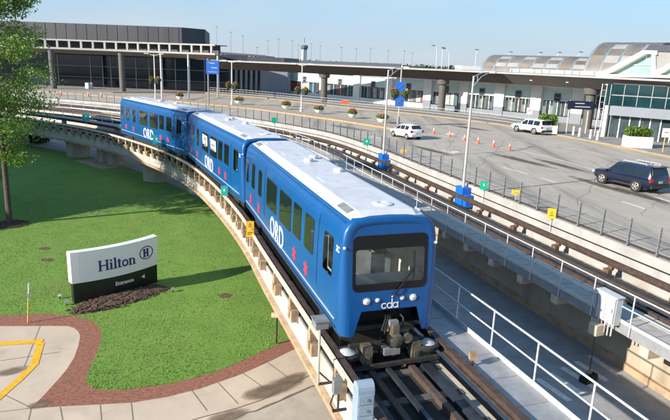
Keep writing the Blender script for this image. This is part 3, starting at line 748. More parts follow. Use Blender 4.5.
    for e in (0, 1):
        fu = (lambda u: u) if e == 0 else (lambda u: LEN - u)
        fr = MB()
        P_out, P_in = rrect(-.985, .985, 1.62, 3.00, .15), rrect(-.905, .905, 1.80, 2.66, .07)
        f = filled(P_out, [P_in], lambda a, b: Vector((a, fu(slant(b) - .012), b)), None, None, None); fr.add(f.v, f.f)
        no = len(P_out); fr.add([Vector((a, fu(slant(b) - .012), b)) for a, b in P_out] + [Vector((a, fu(slant(b) + .02), b)) for a, b in P_out], [(j, (j + 1) % no, (j + 1) % no + no, j + no) for j in range(no)])
        fo = fr.build('windscreen_frame', X['frameblack'], root)
        gp = MB(); gp.add([Vector((a, fu(slant(b) - .004), b)) for a, b in P_in], [tuple(range(len(P_in)))]); gp.build('windscreen', X['wind'], fo)
        # cab interior
        it = MB(); z0, z1, v0 = .98, 3.16, 1.14
        UB = 2.6 if e == 0 else 1.2
        A = [(-v0, fu(.30), z0), (v0, fu(.30), z0), (v0, fu(.36), z1), (-v0, fu(.36), z1), (-v0, fu(UB), z0), (v0, fu(UB), z0), (v0, fu(UB), z1), (-v0, fu(UB), z1)]
        it.add(A, [(0, 1, 5, 4), (3, 2, 6, 7), (4, 5, 6, 7)])
        us_ = [.30, .80, 1.52, 2.6] if e == 0 else [.3, 1.2]; ws_ = [z0, 1.80, 2.76, z1]
        for sd in (-1, 1):
            for q in range(len(us_) - 1):
                for r_ in range(3):
                    if e == 0 and sd < 0 and q == 1 and r_ == 1: continue
                    it.add([(sd * v0, fu(us_[q]), ws_[r_]), (sd * v0, fu(us_[q + 1]), ws_[r_]), (sd * v0, fu(us_[q + 1]), ws_[r_ + 1]), (sd * v0, fu(us_[q]), ws_[r_ + 1])], [(0, 1, 2, 3)])
        io = it.build('cab_interior', X['cream'], root)
        d = MB(); d.add([(-1.1, fu(.20), 1.74), (1.1, fu(.20), 1.74), (1.1, fu(.75), 1.80), (-1.1, fu(.75), 1.80), (-1.1, fu(.80), 1.3), (1.1, fu(.80), 1.3)], [(0, 1, 2, 3), (3, 2, 5, 4)]); d.build('dashboard', X['cream'], io)
        d = MB()
        d.prism([Vector((a - .42, fu(1.15), b)) for a, b in rrect(-.28, .34, 1.55, 2.42, .09, 3)], .12, Vector((0, 1 if e == 0 else -1, 0))); d.build('seat', X['seat'], io)
        d = MB(); d.box((.22, fu(1.45), 1.75), (.6, .4, .75)); d.build('cab_console', X['seat'], io)
        d = MB(); d.box((-.55, fu(UB - .05), 2.15), (.6, .04, .6)); d.build('cab_door_window', X['darkglass'], io)
        if e == 0 and nose:
            for a, r, b in ((-.62, .088, 1.37), (.62, .088, 1.37), (-.33, .055, 1.38), (.33, .055, 1.38)):
                Mx = Matrix.Rotation(PI / 2, 3, 'X')
                h = MB(); h.lathe([(r * 1.2, -.01), (r * 1.2, .015), (r, .022)], (a, slant(b), b), 16, Mx); ho = h.build('headlight', X['chrome'], root)
                h = MB(); h.lathe([(r, .018), (r * .8, .035), (0, .048)], (a, slant(b), b), 16, Mx); h.build('lens', X['lens'], ho)
            lg = MB(); o_ = (0, slant(1.2) - .006, 1.22); ex, ey = (1, 0, 0), (0, SLANT, 1)
            ring2(lg, -.145, 0, .075, .075, .024, o_, ex, ey, math.radians(40), math.radians(320), 16)
            ring2(lg, .0, 0, .075, .075, .024, o_, ex, ey); flat(lg, [(.052, -.075), (.078, -.075), (.078, .17), (.052, .17)], o_, ex, ey)
            ring2(lg, .155, 0, .075, .075, .024, o_, ex, ey); flat(lg, [(.207, -.075), (.233, -.075), (.233, .078), (.207, .078)], o_, ex, ey)
            flat(lg, star6(.03), (.065, slant(1.4) - .006, 1.44), ex, ey)
            lg.build('emblem_lettering', X['whitepaint'], root)
            wp = MB(); a0, b0 = (.13, 1.52), (.62, 2.16)
            for dx in (-.012, .02): wp.bar((a0[0] + dx, slant(1.5) - .05, a0[1]), (b0[0] + dx, slant(2.1) - .045, b0[1]), .018)
            wp.bar((.62, slant(1.85) - .035, 1.82), (.63, slant(2.5) - .035, 2.58), .022); wp.lathe([(.04, 0), (.04, .05)], (.13, slant(1.5) - .05, 1.48), 8)
            wp.build('wiper', X['blackrubber'], root)
        else:
            cp = MB(); cp.box((0, fu(-.12), .62), (.22, .4, .22)); cp.box((0, fu(.02), 1.0), (.9, .08, .9)); cp.build('coupler', X['under'], root)
    # nose running gear
    if nose:
        g2 = MB(); g2.box((0, .55, .75), (1.75, .06, .85)); g2.build('coupler_recess', X['blackrubber'], root)
        cp = MB(); M = Matrix.Rotation(PI / 2, 3, 'X')
        cp.lathe([(.10, -.5), (.13, .12), (.19, .14), (.19, .30), (.13, .33), (0, .33)], (.10, 0, .40), 14, M)
        cp.lathe([(.07, -.3), (.09, .18), (.13, .2), (.13, .3), (0, .3)], (.42, 0, .42), 12, M)
        cp.box((.26, -.02, .56), (.5, .25, .10)); cp.box((.10, -.18, .68), (.16, .2, .2))
        co = cp.build('coupler', X['ironbrown'], root, smooth=40)
        h = MB(); h.box((.02, -.18, .10), (.42, .22, .16)); h.build('coupler_cap', X['galvdark'], co); h = MB(); h.box((.08, -.12, .80), (.22, .12, .14)); h.build('coupler_cap', X['galvdark'], co)
        h = MB()
        for k in range(3):
            x = -.22 - .06 * k; h.tube([(x + .35, .3, .95), (x + .25, -.02, .9), (x + .12, -.1, .6), (x + .2, .1, .3)], .022, 6)
        h.tube([(.32, .3, .95), (.40, 0, .85), (.36, -.1, .66)], .02, 6)
        h.build('air_hose', X['blackrubber'], co)
        b = MB(); b.bar((-1.12, -.36, -.20), (1.28, -.36, -.14), .10, .09); b.build('guard_bar', X['under'], root)
        ax = MB(); ax.box((0, .05, .14), (2.0, .16, .20)); ax.build('axle_beam', X['under'], root)
        for x in (-.62, .68):
            q = MB(); q.box((x, -.16, .08), (.24, .26, .44)); q.box((x, -.25, -.10), (.10, .12, .3)); q.build('bogie_box', X['ironbrown'], root)
        for x in (-1.10, 1.06):
            q = MB(); q.lathe([(.12, -.08), (.30, -.08), (.33, -.03), (.33, .04), (.28, .07), (.24, .05)], (x, -.10, .10), 20); wo = q.build('guide_wheel', X['rubber'], root, smooth=40)
            q = MB(); q.lathe([(.21, .05), (.10, .11), (.04, .13), (0, .13)], (x, -.10, .10), 18); q.build('hub', X['plate'], wo)
    return root
c1 = make_car('blue train car at the head of the train, nose and windscreen facing us')
c1.location = (1.437, 13.283, ZLT); c1.rotation_euler.z = math.radians(18.74)
s = SL0 + LEN + .55
for lab, po in (('middle blue train car with two white posters in its side windows', True), ('rear blue train car, last of the train before the guideway bends left', False)):
    c = make_car(lab, False, po)
    a, b = LC.pt(s), LC.pt(s + LEN); c.location = (a.x, a.y, ZLT); d = b - a
    c.rotation_euler.z = math.atan2(-d.x, d.y); s += LEN + .55

# ------------------------------------------------------------------ small signs and boxes along the guideways
def plate_sign(name, label, base, h, w, hh, m, facing, post='galv', two=None, group=None, marks=None, arm=None):
    """plate on a thin post; facing = rotation about z of the plate's front (0 looks towards -Y)"""
    g = thing(name, label, 'sign', base, facing, group)
    MB().tube([(0, .03, -.3), (0, .03, h)], .022, 6).build('post', X[post], g)
    n = two or 1
    for k in range(n):
        b = MB(); b.box((0, 0, h - hh / 2 - k * (hh + .03)), (w, .025, hh)); p = b.build('plate', X[m], g)
        if marks:
            q = MB()
            for (x0, x1, z0, z1) in marks[k % len(marks)]:
                q.box(((x0 + x1) / 2 * w, -.016, h - hh / 2 - k * (hh + .03) + (z0 + z1) / 2 * hh), ((x1 - x0) * w, .006, (z1 - z0) * hh))
            tag(q.build('sign_marks', X['blackrubber' if m == 'yellow' else 'whitepaint'], p), kind='stuff')
    return g
def tow(p): return math.atan2(p[0], p[1]) * -1.0      # face the sightline side
MK = [[(-.22, .22, -.20, -.14), (-.16, .16, .0, .06), (-.08, .08, .16, .22)], [(-.32, .32, .05, .12), (-.32, .10, -.16, -.09)]]
for (px, py, yt, z, m, lab, two, w, hh) in [
    (219.5, 205, 186, 3.0, 'teal', 'teal green plate on a thin post beside the middle train car', None, .34, .50),
    (105, 131, 113.5, 3.0, 'teal', 'teal green plate on a post beside the guideway left of the rear car', None, .62, .66),
    (164, 153, 135, 3.0, 'teal', 'teal green plate on a post in front of the rear train car', None, .58, .74)]:
    p = LC.pt(LC.near(at(px, py, z)), -1.66, z)
    h = 0
    for q in range(400):
        if (lambda P: 210 - FPX * (P @ CU) / (P @ _f))(Vector((p.x, p.y, p.z + q * .01 - HC))) <= yt: h = q * .01; break
    plate_sign('guideway_sign', lab, p, h, w, hh, m, tow(p), marks=[[(-.10, .10, -.06, .20)]])
p = LC.pt(LC.near(at(241, 246, 2.9)), -1.66, 2.9)
plate_sign('guideway_sign', 'pair of square yellow plates on a post beside the guideway under the train', p, .98, .31, .31, 'yellow', tow(p), two=2, marks=MK)
for px, py, m, lab, mk in [(482.5, 192, 'green', 'green plate on the road fence beside the light pole with blue base', [[(-.1, .1, -.06, .2)]]),
                       (359, 146, 'green', 'small green plate low on the parapet above the roof of the lead car', [[(-.1, .1, -.06, .2)]]),
                       (267.6, 124, 'green', 'dark green plate on the parapet fence behind the middle car', None),
                       (547.5, 219, 'yellow', 'yellow plate on the parapet fence right of the green plate', MK)]:
    s = PC.near(at(px, py, 3.0)); p = PC.pt(s, -.12, 2.7)
    g = plate_sign('fence_sign', lab, p, .98 if m == 'green' else .85, .40 if px > 450 else .55, .52 if px > 450 else .6, m, tow(p), marks=mk)
for px, py, lab in [(532, 200, 'small tilted yellow marker on the road side of the fence'), (413, 157, 'little yellow plate on the fence behind the white hatchback')]:
    p = PC.pt(PC.near(at(px, py, 3.1)), .22, 3.0); plate_sign('fence_sign', lab, p, .72, .5, .26, 'yellow', tow(p), marks=None)

def stuff_text(): pass
# post with a small lamp box left of the nose
p = at_plane(318, 385, (LC.nor(SL0 - 1).x, LC.nor(SL0 - 1).y), LC.pt(SL0 - 1, -1.95).dot(LC.nor(SL0 - 1)))
g = thing('trackside_box_post', 'slim galvanised post carrying a small grey box beside the train nose', 'trackside post', p, LC.ang(SL0 - 1))
MB().tube([(0, 0, 0), (0, 0, 1.5)], .03, 8).build('post', X['alu'], g)
b = MB(); b.bar((-.02, 0, .02), (.42, 0, .02), .05); b.bar((0, 0, .35), (.3, 0, .03), .035); b.build('foot_bracket', X['rust'], g)
b = MB(); b.box((.0, 0, 1.58), (.30, .34, .17)); b.box((0, 0, 1.68), (.34, .38, .03)); b.build('box', X['galvdark'], g)
# tall blue grey cabinet at the very front
bs = SL0 - 2.75
p = LC.pt(bs, -1.72, ZLT - .42)
g = thing('trackside_cabinet', 'tall blue grey ribbed metal cabinet standing beside the track in front', 'cabinet', p, LC.ang(bs))
b = MB(); b.box((0, 0, .6), (.34, .30, 1.35)); b.build('body', X['boxgrey'], g)
b = MB(); b.lathe([(.14, -.17), (.14, .17)], (0, 0, 1.28), 16, Matrix.Rotation(PI / 2, 3, 'Y')); b.build('round_cap', X['boxgrey'], g)
for k in range(5):
    b = MB(); b.box((0, -.157, .12 + k * .24), (.30, .014, .19)); d_ = b.build('panel', X['boxgrey'], g)
    b = MB(); b.box((0.02, -.169, .12 + k * .24), (.05, .02, .05)); b.build('latch', X['galvdark'], d_)
p = LC.pt(SL0 - 1.35, -1.78, ZLT - .55)
g = thing('trackside_switch_box', 'small grey switch box on a bent bracket beside the blue grey cabinet', 'switch box', p, LC.ang(SL0 - 1.35))
b = MB(); b.box((0, 0, .62), (.18, .16, .34)); b.build('box', X['galvdark'], g)
b = MB(); b.tube([(-.06, 0, .45), (-.14, -.02, .2), (-.05, 0, .02)], .02, 6); b.tube([(.05, 0, .45), (.05, 0, .0)], .025, 6); b.bar((-.08, 0, 0), (.25, 0, 0), .05); b.build('bracket', X['under'], g)
p = LC.pt(SL0 - .9, 1.85, ZLT + .05)
g = thing('trackside_beacon', 'small rusty box on a short stalk standing on the grey walkway', 'beacon')
p = at(472, 366, ZLT + .06); g.location = p
MB().tube([(0, 0, 0), (0, 0, .2)], .03, 8).build('stalk', X['rust'], g)
b = MB(); b.box((0, 0, .27), (.18, .16, .18)); b.build('box', X['corbel'], g)
# cabinet on the right walkway and the rod with beige block
s = RC.near(at(606, 316, 2.2)); p = RC.pt(s - .45, -2.98, 2.05)
g = thing('electrical_cabinet', 'pale grey electrical cabinet fixed outside the railing of the service walkway', 'cabinet', p, RC.ang(s - .45) + PI / 2 + PI)
b = MB(); b.box((0, 0, .72), (.86, .24, .92)); b.build('body', X['cabinet'], g)
b = MB(); b.box((0, -.128, .72), (.74, .016, .80)); dr = b.build('door', X['cabinet'], g)
b = MB(); b.box((.30, -.142, .72), (.04, .014, .12)); b.build('handle', X['galvdark'], dr)
b = MB(); b.box((0.0, -.138, .72), (.012, .006, .78)); b.build('door_gap', X['galvdark'], dr)
for q in (-.395, .395):
    b = MB(); b.box((q, -.13, .72), (.02, .03, .86)); b.build('door_edge', X['galvdark'], g)
b = MB(); b.box((0, 0, 1.20), (.92, .32, .035)); b.build('rain_cap', X['cabinet'], g)
for k in range(5): MB().tube([(-.34 + .15 * k, 0, .28), (-.34 + .15 * k, 0, -.18 - .04 * (k % 2))], .025, 6).build('conduit', X['galv'], g)
p = at(588, 381, 0.016)
g = thing('drain_rod', 'thin brown rod with beige box on top and black block at its foot', 'post', p)  # drain rod from the road up to the walkway bracket, no lamp
b = MB(); b.box((0, 0, .1), (.62, .3, .2), .6); b.box((.1, 0, .24), (.3, .22, .1), .6); b.build('base', X['blackrubber'], g)
MB().tube([(0, 0, .2), (.0, .0, 1.75)], .02, 6).build('rod', X['rustlight'], g)
b = MB(); b.box((0, 0, 1.92), (.36, .34, .36), .4); b.build('beige_box', X['beige'], g)
b = MB(); b.lathe([(.07, .24), (.09, .34), (.04, .42)], (0, 0, 0), 8); b.build('collar', X['corbel'], g)

# blue wrapped pole bases and cobra head light poles
def light_pole(label, px, py, yt, scale=1.):
    s = PC.near(at(px, py, 2.6)); p = PC.pt(s, -.32, 1.75)
    g = thing('light_pole', label, 'light pole', p, PC.ang(s))
    b = MB(); b.box((0, 0, .62), (.55, .85, 1.15)); b.box((.02, -.6, .42), (.45, .40, .75)); b.build('blue_base', X['boxblue'], g)
    h = 0
    for q in range(1600):
        P = Vector((p.x, p.y, p.z + q * .01 - HC))
        if 210 - FPX * (P @ CU) / (P @ _f) <= yt: h = q * .01; break
    MB().tube([(0, 0, 1.1), (0, 0, h * .5), (0, 0, h)], [.10, .085, .06], 10).build('pole', X['alu'], g)
    b = MB()
    b.tube([(0, 0, h - .05), (1.2, 1.1, h + .18), (2.3, 2.0, h + .22)], .035, 6); b.tube([(0, 0, h - .65), (1.2, 1.1, h - .05), (2.2, 1.95, h + .17)], .03, 6)
    b.tube([(.6, .55, h + .08), (.6, .55, h - .35)], .02, 5); b.build('arm', X['alu'], g)
    b = MB(); b.box((2.55, 2.25, h + .23), (.7, .28, .12), -.85); b.build('lamp_head', X['polewhite'], g)
    return g
light_pole('aluminium light pole with blue base standing just right of the white hatchback', 389.5, 158, 69.8).__setitem__('label', 'aluminium light pole with blue base just left of the white hatchback')
light_pole('aluminium light pole with blue base beside the green plate on the road fence', 471.5, 192, 76)

# ------------------------------------------------------------------ hotel sign, mulch bed, marker post
P0, P1 = at(72, 303, 0), at(157, 281, 0); d = (P1 - P0); LN = d.length; ax = d.normalized(); nrm = Vector((ax.y, -ax.x, 0))   # nrm towards the viewer
g = thing('hotel_sign', 'curved white and black hotel monument sign standing on the lawn', 'sign', P0, math.atan2(ax.y, ax.x))
BUL = .30
def arc(x, off=0.): t = x / LN; return Vector((x, -BUL * 4 * t * (1 - t) + off, 0))
def curved(x0, x1, z0, z1, o0, o1, nm, m, par):
    b = MB(); N = 14; vs = []
    for i in range(N + 1):
        x = x0 + (x1 - x0) * i / N
        for o, z in ((o0, z0), (o1, z0), (o1, z1), (o0, z1)): q = arc(x, o); vs.append((q.x, q.y, z))
    fs = [(i * 4 + j, i * 4 + (j + 1) % 4, i * 4 + 4 + (j + 1) % 4, i * 4 + 4 + j) for i in range(N) for j in range(4)] + [(0, 1, 2, 3), (N * 4, N * 4 + 1, N * 4 + 2, N * 4 + 3)]
    b.add(vs, fs); return b.build(nm, m, par)
SH = 2.22
X['signwhite'] = mat('sign_white_panel', (.80, .80, .78), .35, var=.03, scale=1)
X['signblack'] = mat('sign_black_panel', (.012, .015, .014), .35, var=.1)
X['letterblue'] = mat('dark_blue_letter', (.006, .012, .16), .4, var=.05)
wp_ = curved(0, LN, SH * .40, SH, -.17, .17, 'white_panel', X['signwhite'], g)
bp_ = curved(.05, LN - .05, 0.02, SH * .398, -.12, .12, 'black_panel', X['signblack'], g)
def warp_build(mb, nm, m, par, off):
    mb.v = [tuple(arc(v[0], off) + Vector((0, -v[1], v[2]))) for v in mb.v]; return mb.build(nm, m, par)
def serif(mb, x, ch, H, o_=None):
    w = H * .17; s = H * .09; t = H * .055; org = (0, 0, 0); ex, ey = (1, 0, 0), (0, 0, 1)
    R = lambda a, b, c, e: mb.box(((a + b) / 2, .008, (c + e) / 2), (b - a, .016, e - c))
    if ch == 'H':
        for q in (0, H * .62): R(x + q + s, x + q + s + w, 0, H); R(x + q, x + q + 2 * s + w, 0, t); R(x + q, x + q + 2 * s + w, H - t, H)
        R(x + s + w, x + s + H * .62, H * .46, H * .54); return H * .62 + 2 * s + w
    if ch == 'i':
        R(x + s, x + s + w, 0, H * .66); R(x, x + 2 * s + w, 0, t); R(x, x + s, H * .61, H * .66); mb.lathe([(w * .58, 0), (w * .58, .016)], (x + s + w / 2, .016, H * .86), 12, Matrix.Rotation(PI / 2, 3, 'X')); return 2 * s + w
    if ch == 'l':
        R(x + s, x + s + w, 0, H * 1.04); R(x, x + 2 * s + w, 0, t); R(x, x + s, H * .985, H * 1.04); return 2 * s + w
    if ch == 't':
        R(x + s, x + s + w, 0, H * .84); R(x, x + 2.6 * s + w, H * .60, H * .66); R(x + s + w, x + 2.8 * s + w, 0, t * 1.3); return 2.8 * s + w
    if ch == 'o':
        ring2(mb, x + H * .31, H * .33, H * .31, H * .345, H * .13, (0, .0, 0), ex, ey, th=-.016); return H * .62
    if ch == 'n':
        for q in (0, H * .40): R(x + q + s, x + q + s + w, 0, H * (.66 if q == 0 else .50)); R(x + q, x + q + 2 * s + w, 0, t)
        R(x, x + s, H * .61, H * .66)
        ring2(mb, x + s + w / 2 + H * .20, H * .44, H * .20 + w / 2, H * .22, H * .10, (0, 0, 0), ex, ey, 0, PI, 12, th=-.016); return H * .40 + 2 * s + w
b = MB(); x = LN * .262; HH = .46
b2 = MB()
for ch in 'Hilton': x += serif(b, x, ch, HH) + .012
for i, v in enumerate(b.v): b.v[i] = (v[0], v[1], v[2] + SH * .565)
warp_build(b, 'lettering', X['letterblue'], wp_, -.172)
b = MB(); cx, cz = LN * .835, SH * .725; ex, ey = (1, 0, 0), (0, 0, 1)
ring2(b, cx, cz, .36, .30, .035, (0, 0, 0), ex, ey, th=-.016)
for q in (-.11, .06): b.box((cx + q, .008, cz + .0), (.085, .016, .34)); b.box((cx + q, .008, cz + .17), (.13, .016, .03)); b.box((cx + q, .008, cz - .17), (.13, .016, .03))
b.box((cx - .02, .008, cz), (.16, .016, .045))
warp_build(b, 'emblem', X['letterblue'], wp_, -.172)
b = MB(); put_text(b, text_poly('Entrance', .235, .006), (LN * .55, 0, SH * .235), (1, 0, 0), (0, 0, 1))
b.v = [(v[0], -v[1], v[2]) for v in b.v]
warp_build(b, 'direction_lettering', X['whitepaint'], bp_, -.122)
b = MB(); flat(b, [(.0, 0), (.17, -.09), (.17, .09)], (LN * .76, 0, SH * .235), (1, 0, 0), (0, 0, 1)); b.v = [(v[0], -v[1], v[2]) for v in b.v]
warp_build(b, 'arrow', X['whitepaint'], bp_, -.122)
# bark bed: low mound in front of the sign
def mound(name, label, c, rx, ry, h, rot, m, kind=None, seed=1, n=26):
    rnd = random.Random(seed); vs, fs = [], []; R_ = 7
    for i in range(R_ + 1):
        r = i / R_
        for k in range(n):
            a = 2 * PI * k / n; e = 1 + .06 * math.sin(3 * a + seed)
            z = h * (1 - r ** 2) + (rnd.uniform(-.03, .05) if 0 < i < R_ else 0) + (0 if i < R_ else -.03)
            q = Vector((rx * r * e * math.cos(a), ry * r * e * math.sin(a), 0)); q = Matrix.Rotation(rot, 3, 'Z') @ q
            vs.append((c[0] + q.x, c[1] + q.y, c[2] + z))
    for i in range(R_):
        for k in range(n): fs.append((i * n + k, i * n + (k + 1) % n, (i + 1) * n + (k + 1) % n, (i + 1) * n + k))
    b = MB(); b.add(vs, fs)
    # loose chips
    for _ in range(420):
        a = rnd.uniform(0, 2 * PI); r = math.sqrt(rnd.random()) * .97; q = Matrix.Rotation(rot, 3, 'Z') @ Vector((rx * r * math.cos(a), ry * r * math.sin(a), 0))
        e = Matrix.Rotation(rnd.uniform(0, 6), 3, 'Z') @ Matrix.Rotation(rnd.uniform(-.6, .6), 3, 'X')
        b.box((c[0] + q.x, c[1] + q.y, c[2] + h * (1 - r * r) + .03), (rnd.uniform(.05, .14), rnd.uniform(.03, .06), .025), M=e)
    o = b.build(name, m); return tag(o, label, 'mulch bed', kind='stuff')
cm_ = at(121, 299, 0); mound('mulch_bed', 'brown bark mulch bed around the foot of the hotel sign', cm_, 2.35, .80, .16, math.atan2(ax.y, ax.x), X['bark'], seed=3)
tb = at(10, 224.5, 0); mound('mulch_bed', 'dark mulch ring around the foot of the tree', tb, 1.15, .95, .10, 0, X['bark'], seed=5)
p = at(28, 323, 0)
g = thing('marker_post', 'thin yellow marker post with grey top leaning by the red mulch path', 'marker post', p)
dv = Vector((.10, .02, 1)).normalized()
MB().tube([(0, 0, 0), dv * 1.0], .028, 6).build('post', X['gold'], g)
b = MB(); b.bar(dv * .98, dv * 1.62, .10, .05); hp = b.build('marker_head', X['galv'], g)
b = MB(); b.bar(dv * 1.02 + Vector((0, -.028, 0)), dv * 1.22 + Vector((0, -.028, 0)), .06, .01); b.build('reflector', X['blackrubber'], hp)
# small lawn fixtures
for (px, py, m, lab, sc) in [(60, 298.5, 'plate', 'little white spotlight disc lying on the lawn left of the hotel sign', 1.), (67, 305, 'galvdark', 'small dark floodlight on the ground at the corner of the hotel sign', 1.4), (173, 292, 'galvdark', 'small dark floodlight on the lawn right of the mulch bed', 1.3)]:
    p = at(px, py, .01); g = thing('ground_light', lab, 'ground light', p, .5); b = MB(); b.box((0, 0, .04), (.05, .05, .08)); b.build('stake', X['under'], g)
    b = MB(); b.lathe([(.03 * sc, -.05), (.075 * sc, .02), (.075 * sc, .03), (0, .03)], (0, 0, .13), 12, Matrix.Rotation(.5, 3, 'X')); b.build('lamp_head', X[m], g)
for (px, py, lab) in [(45, 248.5, 'bare brown patch in the lawn nearer the tree, upper of two'), (47.5, 260, 'bare brown patch in the lawn under the other patch'), (225, 295.5, 'oval bare brown patch in the lawn beside the guideway')]:
    p = at(px, py, .014); b = MB(); b.poly([(p.x + .32 * math.cos(a) * random.uniform(.8, 1.2), p.y + .26 * math.sin(a) * random.uniform(.8, 1.2)) for a in [i * PI / 7 for i in range(14)]], .016)
    tag(b.build('bare_patch', X['bark']), kind='structure')
p = at(276.5, 344, 0)
g = thing('ground_sign', 'little dark post sign at the lawn edge under the guideway', 'post', p)
MB().tube([(0, 0, 0), (0, 0, 1.1)], .035, 6).build('post', X['under'], g)
b = MB(); b.box((-.05, 0, 1.15), (.30, .10, .16)); b.build('cap', X['beige'], g)

# ------------------------------------------------------------------ grass blades (uncountable)
def in_poly(x, y, P):
    c = False; n = len(P)
    for i in range(n):
        a, b = P[i], P[i - 1]
        if (a[1] > y) != (b[1] > y) and x < (b[0] - a[0]) * (y - a[1]) / (b[1] - a[1]) + a[0]: c = not c
    return c
rnd = random.Random(11); gm = MB(); LP = [(p.x, p.y) for p in lawn_pts]; cnt = 0
while cnt < 52000:
    y = 16 + 34 * rnd.random() ** 1.7; x = rnd.uniform(-24, 1)
    if x < -.66 * y or not in_poly(x, y, LP): continue
    if (Vector((x, y, 0)) - cm_).length < .9: continue
    a = rnd.uniform(0, 2 * PI); w = rnd.uniform(.010, .022); h = rnd.uniform(.012, .038) * (1 + .5 * math.sin(x * .9 + math.sin(y * .7)) ** 2); l = rnd.uniform(-.05, .05); l2 = rnd.uniform(-.05, .05)
    dx, dy = math.cos(a) * w, math.sin(a) * w
    o = len(gm.v); gm.v += [(x - dx, y - dy, .008), (x + dx, y + dy, .008), (x + l, y + l2, .01 + h)]; gm.f.append((o, o + 1, o + 2)); gm.mi.append(0); cnt += 1
me = bpy.data.meshes.new('grass'); me.from_pydata(gm.v, [], gm.f); me.materials.append(X['blade']); go = bpy.data.objects.new('grass', me); C.objects.link(go); tag(go, kind='stuff')

# ------------------------------------------------------------------ trees
def leaf_cloud(mb, c, r, n, size, rnd, shell=.35):
    for _ in range(n):
        while True:
            q = Vector((rnd.uniform(-1, 1), rnd.uniform(-1, 1), rnd.uniform(-1, 1)))
            if shell < q.length < 1: break
        p = Vector(c) + Vector((q.x * r[0], q.y * r[1], q.z * r[2]))
        nrm = Vector((rnd.gauss(0, 1), rnd.gauss(0, 1), rnd.gauss(.6, .8))).normalized(); t = nrm.orthogonal().normalized(); t = Matrix.Rotation(rnd.uniform(0, 6.28), 3, nrm) @ t; b = nrm.cross(t)
        s = size * rnd.uniform(.6, 1.3)
        mb.add([p - t * s, p + b * s * .45, p + t * s, p - b * s * .45], [(0, 1, 2, 3)])
def tree(name, label, base, H, crown, rnd, leafmat_='leaf', nleaf=9000, size=.11, trunk_r=.17, lean=(0, 0)):
    g = thing(name, label, 'tree', base)
    tb_ = MB(); top = Vector((lean[0], lean[1], H * .93)); kn = [Vector((0, 0, 0)), Vector((.03, .02, H * .3)), Vector((lean[0] * .4 - .1, lean[1] * .4, H * .55)), Vector((lean[0] * .8, lean[1], H * .78)), top]
    tb_.tube([Vector((0, 0, -.05))] + kn, [trunk_r * 1.4, trunk_r * 1.1, trunk_r * .9, trunk_r * .6, trunk_r * .35, .02], 9)
    tips = []
    for i in range(34):
        t = .19 + .75 * i / 33; z = H * t
        k = min(int(t / .93 * 4), 3); j0 = kn[k].lerp(kn[k + 1], (t / .93 * 4) - k)
        a = i * 2.4 + rnd.uniform(-.4, .4); L = crown(t) * rnd.uniform(.7, 1.12); rise = rnd.uniform(.15, .75)
        e = j0 + Vector((math.cos(a) * L, math.sin(a) * L, L * rise)); m_ = j0.lerp(e, .5) + Vector((0, 0, L * .12))
        tb_.tube([j0, m_, e], [trunk_r * .32 * (1.1 - t), trunk_r * .2 * (1.1 - t) + .008, .006], 5)
        tips += [(j0.lerp(e, q) + Vector((0, 0, .08 * L)), L * (.22 + .15 * q)) for q in (.55, .8, 1.0)]
        for q in range(2):
            f_ = m_.lerp(e, rnd.uniform(.0, .6)); e2 = f_ + Vector((rnd.uniform(-1, 1), rnd.uniform(-1, 1), rnd.uniform(-.1, .6))) * L * .42; tb_.tube([f_, e2], [.012, .004], 4); tips.append((e2, L * .24))
    tips.append((top, .5)); tb_.build('trunk', X['trunk'], g, smooth=60)
    lm = MB(); per = max(1, nleaf // len(tips))
    for p, r in tips:
        if rnd.random() < .06: continue
        r = max(r, .3); leaf_cloud(lm, p, (r * 1.55, r * 1.55, r * .85), int(per * rnd.uniform(.5, 1.5)), size, rnd, 0.)
    lm.build('crown', X[leafmat_], g); return g
rnd = random.Random(4)
def crown1(t): return 2.85 * (1 - max(0, (t - .45) / .75) ** 1.3) * (min(1, (t - .06) / .2))
tree('deciduous_tree', 'slender leafy green tree on the lawn at the left edge', tb, 14.0, crown1, rnd, nleaf=25000, size=.09, trunk_r=.16, lean=(.35, 0))
tree('deciduous_tree', 'leafy tree whose branches reach in at the left edge behind the slender tree', at(-22, 214, 0), 8.6, lambda t: 3.0 * (1 - max(0, (t - .4) / .8) ** 1.5) * min(1, (t - .08) / .2), random.Random(9), nleaf=22000, size=.09, trunk_r=.18)
# hedge in the shade beyond the guideway
rnd = random.Random(21)
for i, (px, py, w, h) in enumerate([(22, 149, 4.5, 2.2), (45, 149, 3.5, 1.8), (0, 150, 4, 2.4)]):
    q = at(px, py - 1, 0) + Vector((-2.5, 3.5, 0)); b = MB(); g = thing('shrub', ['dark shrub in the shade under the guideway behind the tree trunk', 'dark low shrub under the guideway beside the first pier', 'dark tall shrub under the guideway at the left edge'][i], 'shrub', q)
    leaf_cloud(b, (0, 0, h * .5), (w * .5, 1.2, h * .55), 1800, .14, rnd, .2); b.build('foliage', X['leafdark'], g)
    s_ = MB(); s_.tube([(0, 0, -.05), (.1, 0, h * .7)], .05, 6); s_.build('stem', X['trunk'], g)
# unseen hotel wing left of the view, shaped to cast the lawn shade
g = thing('hotel_shade_block', 'unseen concrete hotel wing left of the lawn, added for its shade', 'building')
CQ = [Vector((-44.6, 15.8, 0)), Vector((-36.2, 28.8, 0)), Vector((-43.5, 61, 0)), Vector((-70, 46, 0))]
b = MB(); b.prism(CQ, 13.0); b.build('wall', X['brick'], g)
for k in range(4):
    for (a, c) in ((CQ[0], CQ[1]), (CQ[1], CQ[2])):
        n = 5 if a == CQ[0] else 10
        for i in range(n):
            u = a.lerp(c, (i + .5) / n); dd = (c - a).normalized(); nn = Vector((dd.y, -dd.x, 0))
            q = MB(); q.box(Vector((u.x, u.y, 1.9 + 3.1 * k)) + nn * .03, (1.5, .06, 1.6), math.atan2(dd.y, dd.x)); q.build('window', X['terrglass'], g)

